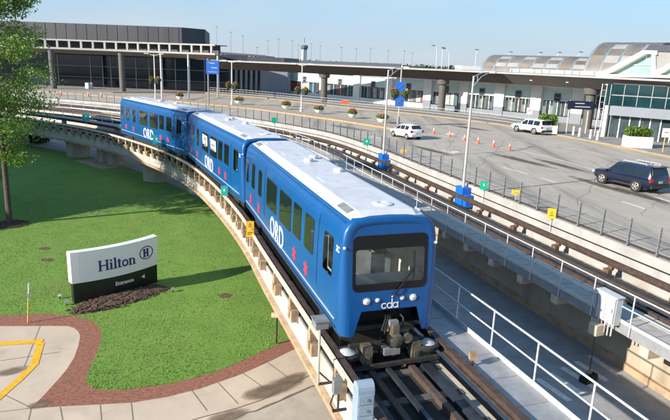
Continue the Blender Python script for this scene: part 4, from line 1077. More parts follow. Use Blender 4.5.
# ------------------------------------------------------------------ terminal
FN, FC = Vector((.711, .703, 0)), 85.5          # plane of the shop-window facade
FD = Vector((.703, -.711, 0))
ZS = ZR + .15
def fac(px): p = at_plane(px, 100, FN, FC); return Vector((p.x, p.y, 0)).dot(FD)
def fpt(t, off, z): p = FN * (FC + off) + FD * t; return Vector((p.x, p.y, z))
FROT = math.atan2(FD.y, FD.x)
term = thing('terminal_building', 'long white terminal front with mint glass band and shop windows', 'building')
def fbox(t0, t1, o0, o1, z0, z1, nm, m, par=None):
    b = MB(); b.box(fpt((t0 + t1) / 2, (o0 + o1) / 2, (z0 + z1) / 2), (t1 - t0, o1 - o0, z1 - z0), FROT); return b.build(nm, X[m], par or term)
PIL = [255, 286, 322, 356, 388, 427, 463, 499, 536, 578, 622]
TT = [fac(x) for x in PIL]
T0, T1 = TT[0], TT[-1]
fbox(T0, T1, 1.2, 20, ZS, ZS + 5.9, 'wall', 'bgrey')
for q_ in range(len(TT) - 1): fbox(TT[q_], TT[q_ + 1], 0, 1.2, ZS, ZS + .85, 'base_wall', 'bwhite' if PIL[q_] < 420 else 'bgrey')  # right bays: shade along the base put into the wall colour
fbox(T0, T1, .0, 1.2, ZS + 5.05, ZS + 5.9, 'head_panel', 'bwhite')
rnd = random.Random(3)
for i in range(len(TT)):
    fbox(TT[i] - .85, TT[i] + .85, -.15, 1.15, ZS + (1.5 if PIL[i] > 420 else .002), ZS + 5.6, 'pillar', 'bwhite')
    if PIL[i] > 420: fbox(TT[i] - .85, TT[i] + .85, -.15, 1.15, ZS + .002, ZS + 1.498, 'pillar_base_shade', 'bgrey')  # shaded pillar foot painted in as a darker blue grey
shopcol = [(.30, .06, .05), (.26, .10, .15), (.03, .10, .16), (.03, .03, .035), (.18, .20, .20), (.05, .13, .15), (.38, .40, .38), (.05, .05, .06), (.10, .14, .14), (.02, .05, .055)]
for k, c in enumerate(shopcol): X['shop%d' % k] = mat('shop_display_%d' % k, c, .5, var=.3, scale=1.2)
for i in range(len(TT) - 1):
    a, b = TT[i] + .85, TT[i + 1] - .85; m_ = (a + b) / 2
    fbox(a, b, .30, .36, ZS + 3.25, ZS + 5.05, 'glass_band', 'mint')
    w = fbox(a, b, .50, .56, ZS + .95, ZS + 3.1, 'shop_window', 'shopglass')
    fbox(a, b, .2, .5, ZS + 3.10, ZS + 3.25, 'transom', 'bwhite')
    fbox(m_ - .5, m_ + .5, .14, .24, ZS + 3.0, ZS + 4.2, 'hanging_sign', 'bgrey'); fbox(m_ - .42, m_ + .42, .11, .138, ZS + 3.65, ZS + 4.12, 'sign_panel', 'shop3'); fbox(m_ - .42, m_ + .42, .11, .138, ZS + 3.08, ZS + 3.5, 'sign_panel', 'shop3')
    n = 8
    for k in range(n):
        x0 = a + (b - a) * k / n; x1 = a + (b - a) * (k + 1) / n
        fbox(x0 + .03, x0 + .13, .38, .48, ZS + .952, ZS + 3.098, 'mullion', 'galvdark' if k % 2 else 'bwhite', w)
        if rnd.random() < .8: fbox(x0 + .16, x1 - .05, .44, .49, ZS + 1.0, ZS + rnd.uniform(2.1, 3.05), 'shop_display', 'shop%d' % (rnd.randrange(10) if PIL[i] < 420 else rnd.choice([2, 3, 4, 5, 7, 8, 9, 9, 6])), w)
# canopy: outer edge, sloped brown soffit, flat roof, columns
CC = Curve([(-120, 124), (-80, 128.5), (-47, 127.0), (-24, 119.5), (-4, 110.2), (16.3, 99.2), (26, 89.5), (32.6, 80.5), (38, 71), (42.5, 61.5), (47, 50), (52, 35)])
# along this curve the viewer's side is +offset (right of travel)
cn = thing('canopy', 'long brown canopy with thin pale edge over the terminal sidewalk', 'canopy')
cs0, cs1 = CC.near((-24, 119.5)), CC.L
def csweep(prof, nm, m, a=cs0, b=cs1, zb=ZR): return sweep(MB(), CC, a, b, prof, zb, 2.).build(nm, X[m], cn)
csweep([(3.6, 6.92), (3.6, 7.12), (-3.5, 7.2), (-3.5, 7.0)], 'roof', 'canopyedge')
sA = CC.near((26, 89))
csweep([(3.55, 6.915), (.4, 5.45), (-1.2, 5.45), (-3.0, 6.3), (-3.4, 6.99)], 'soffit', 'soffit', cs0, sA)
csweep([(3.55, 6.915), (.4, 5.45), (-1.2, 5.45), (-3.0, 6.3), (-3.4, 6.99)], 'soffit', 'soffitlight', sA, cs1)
for (px, py) in [(318, 103.3), (434.5, 112.5), (567, 129.5), (742, 170)]:
    s = CC.near(at(px, py, ZS)); b = MB(); A = CC.ang(s)
    b.lathe([(.62, 0), (.62, 4.6), (.95, 4.65), (1.1, 5.45)], CC.pt(s, -.4, ZR + .1), 14); b.build('column', X['canopycol'], cn, smooth=40)
for k in range(9):
    s = sA + 4 + k * 6; b = MB(); b.lathe([(.22, -.04), (.22, .04)], CC.pt(s, 2.0, ZR + 6.17), 10); b.build('downlight', X['whitepaint'], cn)
# left building: dark glass under a pale banded canopy, charcoal volume above
lb = thing('concourse_building', 'dark glass concourse with charcoal upper storey and pale banded eave', 'building')
LA, LB_ = Vector((-112, 135.5, 0)), Vector((-12.5, 131.5, 0)); ld = (LB_ - LA).normalized(); ln_ = Vector((ld.y, -ld.x, 0)); LLn = (LB_ - LA).length; lrot = math.atan2(ld.y, ld.x)
def lbox(x0, x1, o0, o1, z0, z1, nm, m, par=None):   # o is towards the viewer
    b = MB(); c = LA + ld * (x0 + x1) / 2 + ln_ * (o0 + o1) / 2; b.box((c.x, c.y, (z0 + z1) / 2), (x1 - x0, abs(o1 - o0), z1 - z0), lrot); return b.build(nm, X[m], par or lb)
def lx(px, off=0): p = at_plane(px, 90, (ln_.x, ln_.y), (LA + ln_ * off).dot(ln_)); return (Vector((p.x, p.y, 0)) - LA).dot(ld)
lbox(0, LLn, -30, -.3, ZS, ZR + 8.1, 'wall', 'darkclad')
gw = lbox(0, lx(228), -.28, 0, ZS, ZR + 7.0, 'glass_wall', 'terrglass')
for px in (30, 60, 92, 104, 112, 137, 150, 163, 176, 190, 205, 219): x = lx(px); lbox(x - .10, x + .10, .0, .12, ZS, ZR + 6.9, 'mullion', 'galv' if px in (163, 190, 219) else 'galvdark', gw)
for z in (2.2, 4.6): lbox(0, lx(228), .0, .07, ZR + z, ZR + z + .1, 'transom', 'galvdark', gw)
lbox(lx(30), lx(57), .02, .4, ZS, ZR + 3.4, 'grey_panel', 'bgrey')
for i, px in enumerate(range(232, 285, 5)):
    x = lx(px); lbox(x - .25, x + .25, .0, .8, ZS, ZR + 6.6, 'fin', 'bgrey' if i % 2 else 'galvdark')
lbox(lx(228), LLn, -.28, -.02, ZS, ZR + 7, 'bay_glass', 'tealglass')
lbox(lx(263), lx(288), .05, 1.4, ZS, ZR + 6.3, 'end_panel', 'bgrey')
# charcoal volume
xa, xb = -20, lx(186); z0, z1 = ZR + 9.6, ZR + 13.6
b = MB(); 
q = [LA + ld * xa + ln_ * 2, LA + ld * xb + ln_ * 2, LA + ld * (xb + 3.6) - ln_ * 3.5, LA + ld * (xb - 1.0) - ln_ * 25, LA + ld * xa - ln_ * 25]
b.prism([Vector((p.x, p.y, z0)) for p in q], z1 - z0); uv_ = b.build('upper_storey', X['darkclad'], lb)
for px in list(range(10, 186, 10)): x = lx(px, 2); lbox(x - .05, x + .05, 2.0, 2.06, z0 + .05, z1 - .05, 'cladding_joint', 'darkroof', uv_)
# banded eave
LCV = Curve([(-125, 124), (-80, 126.5), (-47, 125.6), (-30, 121.3), (-22.5, 118.0)])
e1 = LCV.near((-23, 118.2))
def esweep(prof, nm, m, zb=ZR): return sweep(MB(), LCV, 0, e1, prof, zb, 2.).build(nm, X[m], lb)
esweep(rect(2.6, 3.0, 8.05, 8.40), 'eave_beam', 'canopyedge'); esweep(rect(2.6, 3.0, 9.75, 10.05), 'eave_rail', 'canopyedge')
esweep([(2.55, 8.06), (2.55, 8.2), (-8, 8.3), (-8, 7.2), (-4, 7.2)], 'soffit', 'soffitlight')
esweep(rect(1.2, 1.4, 8.30, 9.9), 'eave_backing', 'darkclad'); esweep(rect(-1, 2.6, 9.80, 9.95), 'eave_roof', 'darkroof')
for i in range(48):
    s = 3 + i * 2.55
    if s > e1: break
    b = MB(); b.box(LCV.pt(s, 2.8, ZR + 9.07), (.34, .42, 1.36), LCV.ang(s)); b.build('eave_post', X['canopyedge'], lb)
for px, py in [(54, 88.5), (123, 91.5)]:
    p = at(px, py, ZS); b = MB(); b.lathe([(.6, 0), (.6, 7.6)], p, 14); b.build('column', X['canopycol'], lb, smooth=40)
for px in (190, 163, 219):
    p = at(px - 1, 98, ZS); b = MB(); b.lathe([(.16, 0), (.16, 7.8)], p, 8); b.build('eave_strut', X['galv'], lb)
# entrance pavilion at right
en = thing('entrance_pavilion', 'teal glass entrance pavilion with white beam over tall doors', 'building')
E0, E1 = at(603, 136.5, ZS), Vector((47.5, 57.5, ZS)); E0 = Vector((E0.x, E0.y, ZS)); ed = (E1 - E0); ed.z = 0; EL = ed.length; ed.normalize(); eo = Vector((ed.y, -ed.x, 0))
if eo.y > 0: eo = -eo
erot = math.atan2(ed.y, ed.x)
def ebox(x0, x1, o0, o1, z0, z1, nm, m, par=None):
    b = MB(); c = E0 + ed * (x0 + x1) / 2 + eo * (o0 + o1) / 2; b.box((c.x, c.y, ZS + (z0 + z1) / 2), (x1 - x0, abs(o1 - o0), z1 - z0), erot); return b.build(nm, X[m], par or en)
ebox(0, EL, -10, -1.0, 0, 6.3, 'wall', 'darkclad')
ug = ebox(-.3, EL, -.98, -.3, 3.75, 6.2, 'upper_glass', 'tealglass')
for k in range(14): ebox(k * 1.5, k * 1.5 + .08, -.30, -.22, 3.78, 6.18, 'mullion', 'galvdark', ug)
ebox(.2, EL, -.31, -.27, 4.9, 5.0, 'transom', 'galvdark', ug)
ebox(.4, EL, -.95, .35, 2.62, 3.72, 'white_beam', 'bgrey')
dg = ebox(.3, EL, -.98, -.6, 0, 2.6, 'door_glass', 'shopglass')
for k in range(16): ebox(k * 1.1 + .3, k * 1.1 + .42, -.6, -.5, 0, 2.6, 'door_frame', 'bwhite' if k % 3 else 'galv', dg)
ebox(-.25, .15, -.9, .2, 0, 3.7, 'white_post', 'bwhite'); ebox(7.6, 8.1, -.2, .3, 0, 2.6, 'white_post', 'bwhite')
# lattice mast beside the pavilion
ms = thing('lattice_post', 'grey lattice post standing at the near corner of the glass entrance', 'post', at(596.5, 135.5, ZS))
for a in (-.28, .28): MB().tube([(a, 0, 0), (a + .12, 0, 6.2)], .05, 6).build('upright', X['galv'], ms)
b = MB()
for k in range(8): b.bar((-.28 + .015 * k, 0, .4 + k * .72), (.28 + .015 * k, 0, .4 + k * .72), .05)
b.build('rung', X['galv'], ms)
# roof monitors above the canopy at right
def rooftop(label, pxs, zlo, zhi, depth=7.):
    """white trapezoid gable frame with glass, in the plane facing the road"""
    g = thing('roof_monitor', label, 'roof monitor')
    return g
MN = Vector((.80, .60, 0)); MP = at_y(640, 75, 72.); MC = Vector((MP.x, MP.y, 0)).dot(MN); MD = Vector((.60, -.80, 0)); mrot = math.atan2(MD.y, MD.x)
def mpt(px, py): return at_plane(px, py, MN, MC)
def mflat(pxs, th, nm, m, par, off=0.):
    P = [mpt(x, y) - MN * off for x, y in pxs]; b = MB(); b.prism(P, th, MN); return b.build(nm, X[m], par)
g = thing('roof_monitor', 'white trapezoid roof monitor with sloping glass above the canopy', 'roof monitor')
mflat([(597, 74.5), (643, 50.2), (657, 50.6), (657, 54.5), (646, 53.5), (606, 74.8)], 8, 'sloped_frame', 'bwhite', g)
mflat([(651.5, 54.2), (655.5, 54.3), (655.5, 76), (651.0, 76)], 8, 'end_post', 'bwhite', g)
mflat([(597, 74.0), (660, 75.2), (660, 77.6), (597, 76.6)], 8, 'sill', 'bwhite', g, .12)
mflat([(607, 74.0), (644.5, 54.0), (651.3, 54.2), (651.0, 75.2)], .1, 'glass', 'skyglass', g, -.9)
mflat([(642.8, 55), (643.6, 55), (643.4, 64.4), (642.6, 64.4)], .1, 'glazing_bar', 'bwhite', g, -.8); mflat([(629, 64.2), (651, 64.6), (651, 65.2), (628, 64.9)], .1, 'glazing_bar', 'galv', g, -.78)
g = thing('roof_penthouse', 'ribbed grey rooftop block with dark roof at the right edge', 'rooftop block')
mflat([(655.6, 51), (690, 52.5), (690, 72.5), (655.6, 70.5)], 10, 'ribbed_wall', 'ribgrey', g, -.4)
for k in range(24): x = 656.4 + k * 1.35; mflat([(x, 51.5), (x + .5, 51.5), (x + .5, 70.8 + .04 * k), (x, 70.8 + .04 * k)], .06, 'rib', 'galvdark', g, -.33)
mflat([(643.5, 50.4), (649, 44.2), (690, 46.2), (690, 52.4), (655, 51.2)], 12, 'dark_roof', 'darkroof', g, -.2)
mflat([(650, 69.6), (690, 68.0), (690, 72.8), (650, 74)], 10, 'parapet', 'bwhite', g, -.3)
g = thing('roof_monitor', 'white roof monitor cut by the right edge of the picture', 'roof monitor')
mflat([(656, 74.5), (682, 59), (690, 59.2), (690, 62.5), (684, 62.3), (664, 75)], 8, 'sloped_frame', 'bwhite', g, 1.3); mflat([(664, 75), (684, 62.5), (690, 62.6), (690, 75.5)], .1, 'glass', 'skyglass', g, .5); mflat([(655, 74.9), (700, 76.2), (700, 79), (655, 77.6)], 8, 'sill', 'bwhite', g, 1.42)
# mint clerestory strip behind canopy
g = thing('clerestory', 'mint green clerestory strip on the terminal roof below the vault', 'clerestory')
CLN = FN; CLC = 96.0
def rpt(px, py, c): return at_plane(px, py, FN, c)
b = MB(); b.prism([rpt(x, y, CLC) for x, y in [(510, 68.4), (604, 71.8), (604, 77.5), (510, 74.5)]], 4, FN); b.build('glass', X['mint'], g)
for k in range(13):
    x = 511 + k * 7.5; b = MB(); b.prism([rpt(px, py, CLC - .15) for px, py in [(x, 68.6 + k * .27), (x + .9, 68.6 + k * .27), (x + .9, 76 + k * .24), (x, 76 + k * .24)]], .14, FN); b.build('mullion', X['bwhite' if k % 4 == 2 else 'galvdark'], g)
# barrel vaults
def vault(label, a_px, b_px, ybase, c0, R, zc, nseg, end_dome=False):
    g = thing('barrel_vault', label, 'vaulted roof')
    ta = Vector(at_plane(a_px, ybase, FN, c0 + R)).dot(FD); tb2 = Vector(at_plane(b_px, ybase, FN, c0 + R)).dot(FD)
    for i in range(nseg):
        t0 = ta + (tb2 - ta) * i / nseg; t1 = ta + (tb2 - ta) * (i + 1) / nseg
        bands = [(96, 112, 'vault'), (112, 126, 'vaultlight' if i % 2 else 'vault'), (126, 140, 'vault'), (140, 152, 'vaultlight' if i % 3 else 'vaulttan'), (152, 178, 'vault')]
        tr = t0 + (t1 - t0) * .16
        for a0, a1, m, ta_, tb_ in [b_ + (tr, t1) for b_ in bands] + [(2, 96, 'vault', t0, t1), (96, 178, 'vaultrib', t0, tr)]:
            b = MB(); vs = []; N = 6
            for k in range(N + 1):
                a = math.radians(a0 + (a1 - a0) * k / N)
                for t in (ta_, tb_):
                    p = FN * (c0 + R + R * 1.25 * math.cos(a)) + FD * t; vs.append((p.x, p.y, zc + R * math.sin(a)))
            b.add(vs, [(2 * k, 2 * k + 1, 2 * k + 3, 2 * k + 2) for k in range(N)]); b.build('roof_panel', X[m], g, smooth=60)
    for t in (ta, tb2):
        b = MB(); P = []
        for k in range(17):
            a = math.radians(180 * k / 16); p = FN * (c0 + R + R * 1.25 * math.cos(a)) + FD * t; P.append(Vector((p.x, p.y, zc + R * math.sin(a))))
        b.add(P, [tuple(range(17))]); b.build('end_wall', X['vault'], g)
    return g
vault('long low bronze barrel vault roof behind the canopy', 495, 612, 58, 104, 4.2, 8.6, 9)
vault('taller bronze barrel vault roof rising beside the white roof monitor', 606, 668, 50, 99, 6.6, 8.6, 4)
b = MB()
# ------------------------------------------------------------------ far things
tw = thing('control_tower', 'slim white airport control tower far behind the canopy', 'tower', at_y(304, 62, 620) * 1)
tw.location.z = 0
b = MB(); b.box((0, 0, 11), (4.2, 4.2, 34), .5); b.build('shaft', X['farwhite'], tw); b = MB(); b.lathe([(2.6, 27.5), (3.7, 29), (3.7, 31), (2.8, 32)], (0, 0, 0), 8); b.build('cab', X['far'], tw); b = MB(); b.tube([(0, 0, 34), (0, 0, 39)], .3, 5); b.build('antenna', X['far'], tw)
tw.location = (at_y(304, 62, 620).x, 620, -6)
far_l = [(257, 400, 9.0), (268, 420, 15), (278.5, 430, 17), (292, 430, 16), (298, 460, 14), (311, 420, 14), (320, 440, 13), (341, 420, 12), (356, 430, 12), (370, 410, 12), (388, 430, 11), (404, 420, 11), (412, 470, 11), (243, 420, 18), (231, 430, 21), (217, 430, 25)]
for i, (px, d_, z) in enumerate(far_l):
    p = at_y(px, 62, d_); g = thing('mast_light', 'thin far-off light mast on the skyline', 'light mast', (p.x, p.y, 0), 0, 'thin light masts along the skyline')
    MB().tube([(0, 0, 0), (0, 0, HC + z * .85)], [.13, .08], 5).build('pole', X['far'], g); b = MB(); b.box((0, 0, HC + z * .85), (1.5, .4, .3)); b.build('lamp_head', X['far'], g)
def farblock(name, label, cat, x0, x1, ytop, dist, m, depth=25, extra=None):
    a, c = at_y(x0, ytop[0], dist), at_y(x1, ytop[1], dist); b = MB()
    b.add([(a.x, dist, 0), (c.x, dist, 0), (c.x, dist, c.z), (a.x, dist, a.z), (a.x, dist + depth, 0), (c.x, dist + depth, 0), (c.x, dist + depth, c.z), (a.x, dist + depth, a.z)], [(0, 1, 2, 3), (4, 5, 6, 7), (0, 1, 5, 4), (3, 2, 6, 7), (0, 3, 7, 4), (1, 2, 6, 5)])
    return b, a, c
g = thing('parking_deck', 'grey far parking deck with a row of pale piers left of the skyline', 'parking deck')
b, a, c = farblock('', '', '', 205, 266, (51.5, 56.0), 190, 'far'); b.build('wall', X['far'], g)
for k in range(16):
    u = k / 15.; p = a.lerp(c, u); q = MB(); q.box((p.x, 189.6, p.z - 1.6), (.7, .5, 2.6)); q.build('pier', X['farwhite'], g)
q = MB(); q.bar((a.x, 189.4, a.z), (c.x, 189.4, c.z), .5, .5); q.build('coping', X['far'], g)
g = thing('parking_deck', 'low dark parking deck along the skyline behind the tower', 'parking deck')
b, a, c = farblock('', '', '', 262, 400, (58.8, 63.8), 300, 'far'); b.build('wall', X['far'], g); q = MB(); q.box((at_y(278, 58.5, 310).x, 312, at_y(278, 58.5, 310).z - .8), (9, 6, 2)); q.build('penthouse', X['farwhite'], g)
g = thing('hangar', 'long pale flat hangar roof low on the skyline left of the vault', 'hangar')
b, a, c = farblock('', '', '', 462, 494, (65.5, 67.2), 420, 'far'); b.build('wall', X['farwhite'], g)
rnd = random.Random(8)
tl = MB()
for k in range(260):
    x = -420 + k * 4.2; leaf_cloud(tl, (x, 1250 + rnd.uniform(-25, 25), 5), (8, 8, 5.5 + 3 * rnd.random()), 16, 3.2, rnd, 0)
tag(tl.build('treeline', X['leafdark']), kind='stuff')
# curved twin lamps behind the canopy
for i, (px, pyb, pyt, dx) in enumerate([(436, 68, 45.5, -4.2), (441.5, 68, 47.5, 5.5), (448.5, 69, 48.5, -6), (475, 69, 49.5, -.6)]):
    d_ = 160; bp, tp = at_y(px, pyb, d_), at_y(px, pyt, d_); w = dx * d_ / FPX
    g = thing('curved_lamp', ['pale curved lamp post above the canopy, leftmost of the close trio', 'pale straight lamp post above the canopy, middle of the close trio', 'pale curved lamp post above the canopy, rightmost of the close trio', 'lone pale lamp post above the canopy before the vault'][i], 'lamp post', (bp.x, d_, ZR))
    h = tp.z - ZR
    P = [(0, 0, 0), (0, 0, h - 2.2), (w * .12, 0, h - 1.1), (w * .45, 0, h - .35), (w, 0, h)] if abs(dx) > 1 and i != 1 else [(0, 0, 0), (0, 0, h)]
    MB().tube(P, .11, 6).build('pole', X['farwhite'], g); b = MB(); b.box((P[-1][0], 0, h), (.9, .4, .22)); b.build('lamp_head', X['far'], g)
for i, (px, py, d_) in enumerate([(511, 52, 190), (541, 52.5, 180), (560, 52.3, 175), (581, 52, 170), (603, 52, 165)]):
    tp = at_y(px, py, d_); bp = at_y(px - 14, 68, d_)
    g = thing('roof_lamp', 'slender slanting lamp arm rising behind the low vault', 'lamp', (bp.x, d_, ZR), 0, 'slanting lamps behind the vault')
    MB().tube([(0, 0, 0), (0, 0, bp.z - ZR), (tp.x - bp.x, 0, tp.z - ZR)], .07, 5).build('arm', X['farwhite'], g); b = MB(); b.box((tp.x - bp.x, 0, tp.z - ZR), (1.0, .4, .25)); b.build('lamp_head', X['far'], g)

# ------------------------------------------------------------------ vehicles (local +Y is forward, origin on the ground in the middle)
def make_vehicle(name, label, cat, L, Wd, H, kind, paint, wheel_r, wb, loc, rz, lower=None, stripe=False, rack=False):
    g = thing(name, label, cat, loc, rz)
    hw = Wd / 2; f = L / 2
    if kind == 'suv':
        # y, z_bottom, z_belt, half width at belt, z_top, half width at top
        ST = [(-f, .48, .86, hw * .86, .95, hw * .80), (-f + .05, .42, .98, hw * .93, 1.06, hw * .84), (-f + .12, .40, 1.04, hw * .97, 1.20, hw * .86), (-f + .34, .38, 1.05, hw, H * .985, hw * .76), (-f + 1.2, .36, 1.04, hw, H, hw * .78), (-f + 2.1, .36, 1.03, hw, H, hw * .78), (-f + 2.85, .36, 1.02, hw, H * .965, hw * .77),
              (-f + 3.55, .36, 1.02, hw * .99, 1.09, hw * .88), (-f + 3.8, .36, 1.0, hw * .98, 1.04, hw * .88), (f - .35, .38, .94, hw * .96, .99, hw * .84), (f - .08, .42, .84, hw * .88, .89, hw * .78), (f, .50, .74, hw * .80, .78, hw * .70)]
        cab = (3, 7); side = [(-f + .42, -f + 1.35), (-f + 1.45, -f + 2.25), (-f + 2.33, -f + 3.20)]
    else:
        ST = [(-f, .42, .76, hw * .86, .84, hw * .80), (-f + .06, .34, .90, hw * .94, .98, hw * .84), (-f + .14, .30, .95, hw * .97, 1.10, hw * .84), (-f + .46, .28, .97, hw, H * .97, hw * .72), (-f + 1.2, .26, .95, hw, H, hw * .75), (-f + 1.9, .26, .93, hw, H * .99, hw * .75), (-f + 2.35, .26, .92, hw, H * .93, hw * .75),
              (-f + 3.0, .26, .90, hw * .99, .95, hw * .86), (f - .45, .28, .82, hw * .95, .86, hw * .82), (f - .1, .32, .72, hw * .86, .76, hw * .74), (f, .40, .62, hw * .78, .66, hw * .66)]
        cab = (3, 7); side = [(-f + .55, -f + 1.15), (-f + 1.25, -f + 1.95), (-f + 2.03, -f + 2.75)]
    def sec(s):
        y, zb, zs, w, zt, wt = s; return [(-w * .90, zb), (-w, zb + .18), (-w, zs - .12), (-w * .985, zs), (-wt, zt - .03), (-wt * .92, zt), (0, zt + .025), (wt * .92, zt), (wt, zt - .03), (w * .985, zs), (w, zs - .12), (w, zb + .18), (w * .90, zb)]
    b = MB(); n = 13; vs = [(x, s[0], z) for s in ST for x, z in sec(s)]
    b.add(vs, [(i * n + j, i * n + (j + 1) % n, (i + 1) * n + (j + 1) % n, (i + 1) * n + j) for i in range(len(ST) - 1) for j in range(n)] + [tuple(range(n)), tuple((len(ST) - 1) * n + j for j in range(n))])
    body = b.build('body', X[paint], g, smooth=38)
    def interp(y):
        for a, c in zip(ST, ST[1:]):
            if a[0] <= y <= c[0]: t = (y - a[0]) / (c[0] - a[0]); return [a[i] + (c[i] - a[i]) * t for i in range(6)]
    for sd in (-1, 1):
        for (y0, y1) in side:
            b = MB(); P = []
            for y, k in ((y0, 0), (y1, 0), (y1, 1), ((y0 + y1) / 2, 1), (y0, 1)):
                _, zb, zs, w, zt, wt = interp(y); t = .10 if k == 0 else .86
                x = w * .985 + (wt - w * .985) * t; z = zs + (zt - .03 - zs) * t
                P.append(Vector((sd * (x + .008), y, z)))
            if P[2].z - P[1].z < .12: P[2] = P[1] + Vector((0, -.05, .05))
            b.prism(P, .006, Vector((sd, 0, 0))); b.build('window', X['darkglass'], g)
    def cross(i, nm, t0, t1, ins=.10):
        a, c = ST[i], ST[i + 1]; P = []
        for t, s_ in ((t0, -1), (t0, 1), (t1, 1), (t1, -1)):
            y = a[0] + (c[0] - a[0]) * t; zt = a[4] + (c[4] - a[4]) * t; wt = a[5] + (c[5] - a[5]) * t
            P.append(Vector((s_ * (wt - ins), y, zt)))
        d = (P[3] - P[0]); nn = Vector((0, -d.z, d.y)).normalized(); nn = nn if nn.z > 0 else -nn
        q = MB(); q.prism([p + nn * .028 for p in P], .01, nn); q.build(nm, X['darkglass'], g)
    cross(6, 'windscreen', .10, .95); cross(2, 'rear_window', .06, .92, .08)
    # lower cladding, bumper, lights, plate
    b = MB(); b.box((0, -f - .005, .50), (Wd * .86, .10, .20)); b.build('bumper', X[lower or 'under'], g)
    for sd in (-1, 1):
        b = MB(); b.box((sd * hw * .87, -f + .055, .93 if kind == 'suv' else .88), (.20, .14, .24)); b.build('tail_light', X['taillight'], g)
        b = MB(); b.box((sd * hw * .72, f - .06, .76 if kind == 'suv' else .64), (.34, .16, .13)); b.build('headlight', X['lens'], g)
        b = MB(); b.box((sd * (hw + .10), f - (1.36 if kind == 'suv' else 1.2), 1.06 if kind == 'suv' else .96), (.20, .10, .15)); b.build('mirror', X[paint], g)
        b = MB(); b.box((sd * (hw + .002), -f + 1.9, .40), (.03, L * .42, .10)); b.build('sill', X[lower or 'under'], g)
        if rack:
            b = MB(); b.tube([(sd * hw * .66, -f + .7, H + .02), (sd * hw * .66, -f + .8, H + .07), (sd * hw * .66, -f + 2.5, H + .07), (sd * hw * .66, -f + 2.6, H + .0)], .022, 6); b.build('roof_rail', X['galv'], g)
        if stripe:
            b = MB(); b.box((sd * (hw + .004), .1, .84), (.008, L * .78, .11)); b.build('side_stripe', X['stripeblue'], g)
        for y in (-f + 1.3, -f + 2.3) if kind == 'suv' else (-f + 1.2, -f + 2.0):
            b = MB(); b.box((sd * (hw + .008), y - .25, .88), (.03, .16, .03)); b.build('door_handle', X[paint], g)
            b = MB(); b.box((sd * (hw + .001), y - .02, .68), (.006, .012, .55)); b.build('door_seam', X['blackrubber'], g)
    b = MB(); b.box((0, -f - .012, .80 if kind == 'suv' else .62), (.34, .02, .16)); b.build('number_plate', X['plate'], g)
    if kind == 'suv':
        b = MB(); b.box((0, -f + .24, H - .03), (Wd * .66, .36, .05)); b.build('spoiler', X[paint], g)
    My = Matrix.Rotation(PI / 2, 3, 'Y'); yr = -f + (L - wb) * .53
    for sd in (-1, 1):
        for y in (yr, yr + wb):
            a = MB(); a.lathe([(wheel_r * 1.17, -.02), (wheel_r * 1.17, .006), (0, .006)], (sd * (hw - .004), y, wheel_r + .03), 20, My if sd > 0 else Matrix.Rotation(-PI / 2, 3, 'Y')); a.build('wheel_arch', X['blackrubber'], g)
            Mw = My if sd > 0 else Matrix.Rotation(-PI / 2, 3, 'Y'); c = (sd * (hw - .10), y, wheel_r)
            w = MB(); w.lathe([(wheel_r * .62, -.1), (wheel_r * .93, -.1), (wheel_r, -.05), (wheel_r, .08), (wheel_r * .94, .125), (wheel_r * .66, .13)], c, 22, Mw, caps=False); wo = w.build('wheel', X['rubber'], g, smooth=40)
            w = MB(); w.lathe([(wheel_r * .68, .118), (wheel_r * .62, .13), (wheel_r * .55, .09), (0, .09)], c, 20, Mw, caps=False)
            for k in range(5):
                an = k * 2 * PI / 5; w.box(Vector(c) + Mw @ Vector((wheel_r * .34 * math.cos(an), wheel_r * .34 * math.sin(an), .112)), (wheel_r * .56, .06, .03), M=Mw @ Matrix.Rotation(an, 3, 'Z'))
            w.build('rim', X['rim'], wo)
    b = MB(); b.box((0, 0, .36), (Wd * .82, L * .86, .22)); b.build('underbody', X['blackrubber'], g)
    return g
def park(fr, rr, wid, wb, side=-1):
    """place a car from where its near front and near rear wheels touch the road"""
    a, c = at(*fr, ZR), at(*rr, ZR); d = (a - c).normalized(); n = Vector((d.y, -d.x, 0))
    if n.y < 0: n = -n
    return (a + c) / 2 + n * (wid / 2 - .1), math.atan2(-d.x, d.y)
l, r = park((602.5, 183.4), (636, 191.8), 1.93, 2.79); make_vehicle('suv', 'dark navy suv with roof rails driving on the near lanes at the right', 'suv', 4.82, 1.92, 1.80, 'suv', 'navycar', .385, 2.79, (l.x, l.y, ZR), r, rack=True)
l, r = park((394, 136.5), (407, 139.4), 1.67, 2.45); make_vehicle('hatchback', 'small white hatchback with dark rear window beside the end of the island', 'car', 3.85, 1.67, 1.52, 'hatch', 'whitecar', .29, 2.45, (l.x, l.y, ZR), r, lower='whitecar')
l, r = park((517.5, 131.8), (533.5, 134.4), 2.0, 2.86); make_vehicle('suv', 'white suv with pale blue side stripe stopped at the yellow kerb', 'suv', 5.0, 2.0, 1.80, 'suv', 'whitecar', .39, 2.86, (l.x, l.y, ZR), r, stripe=True)
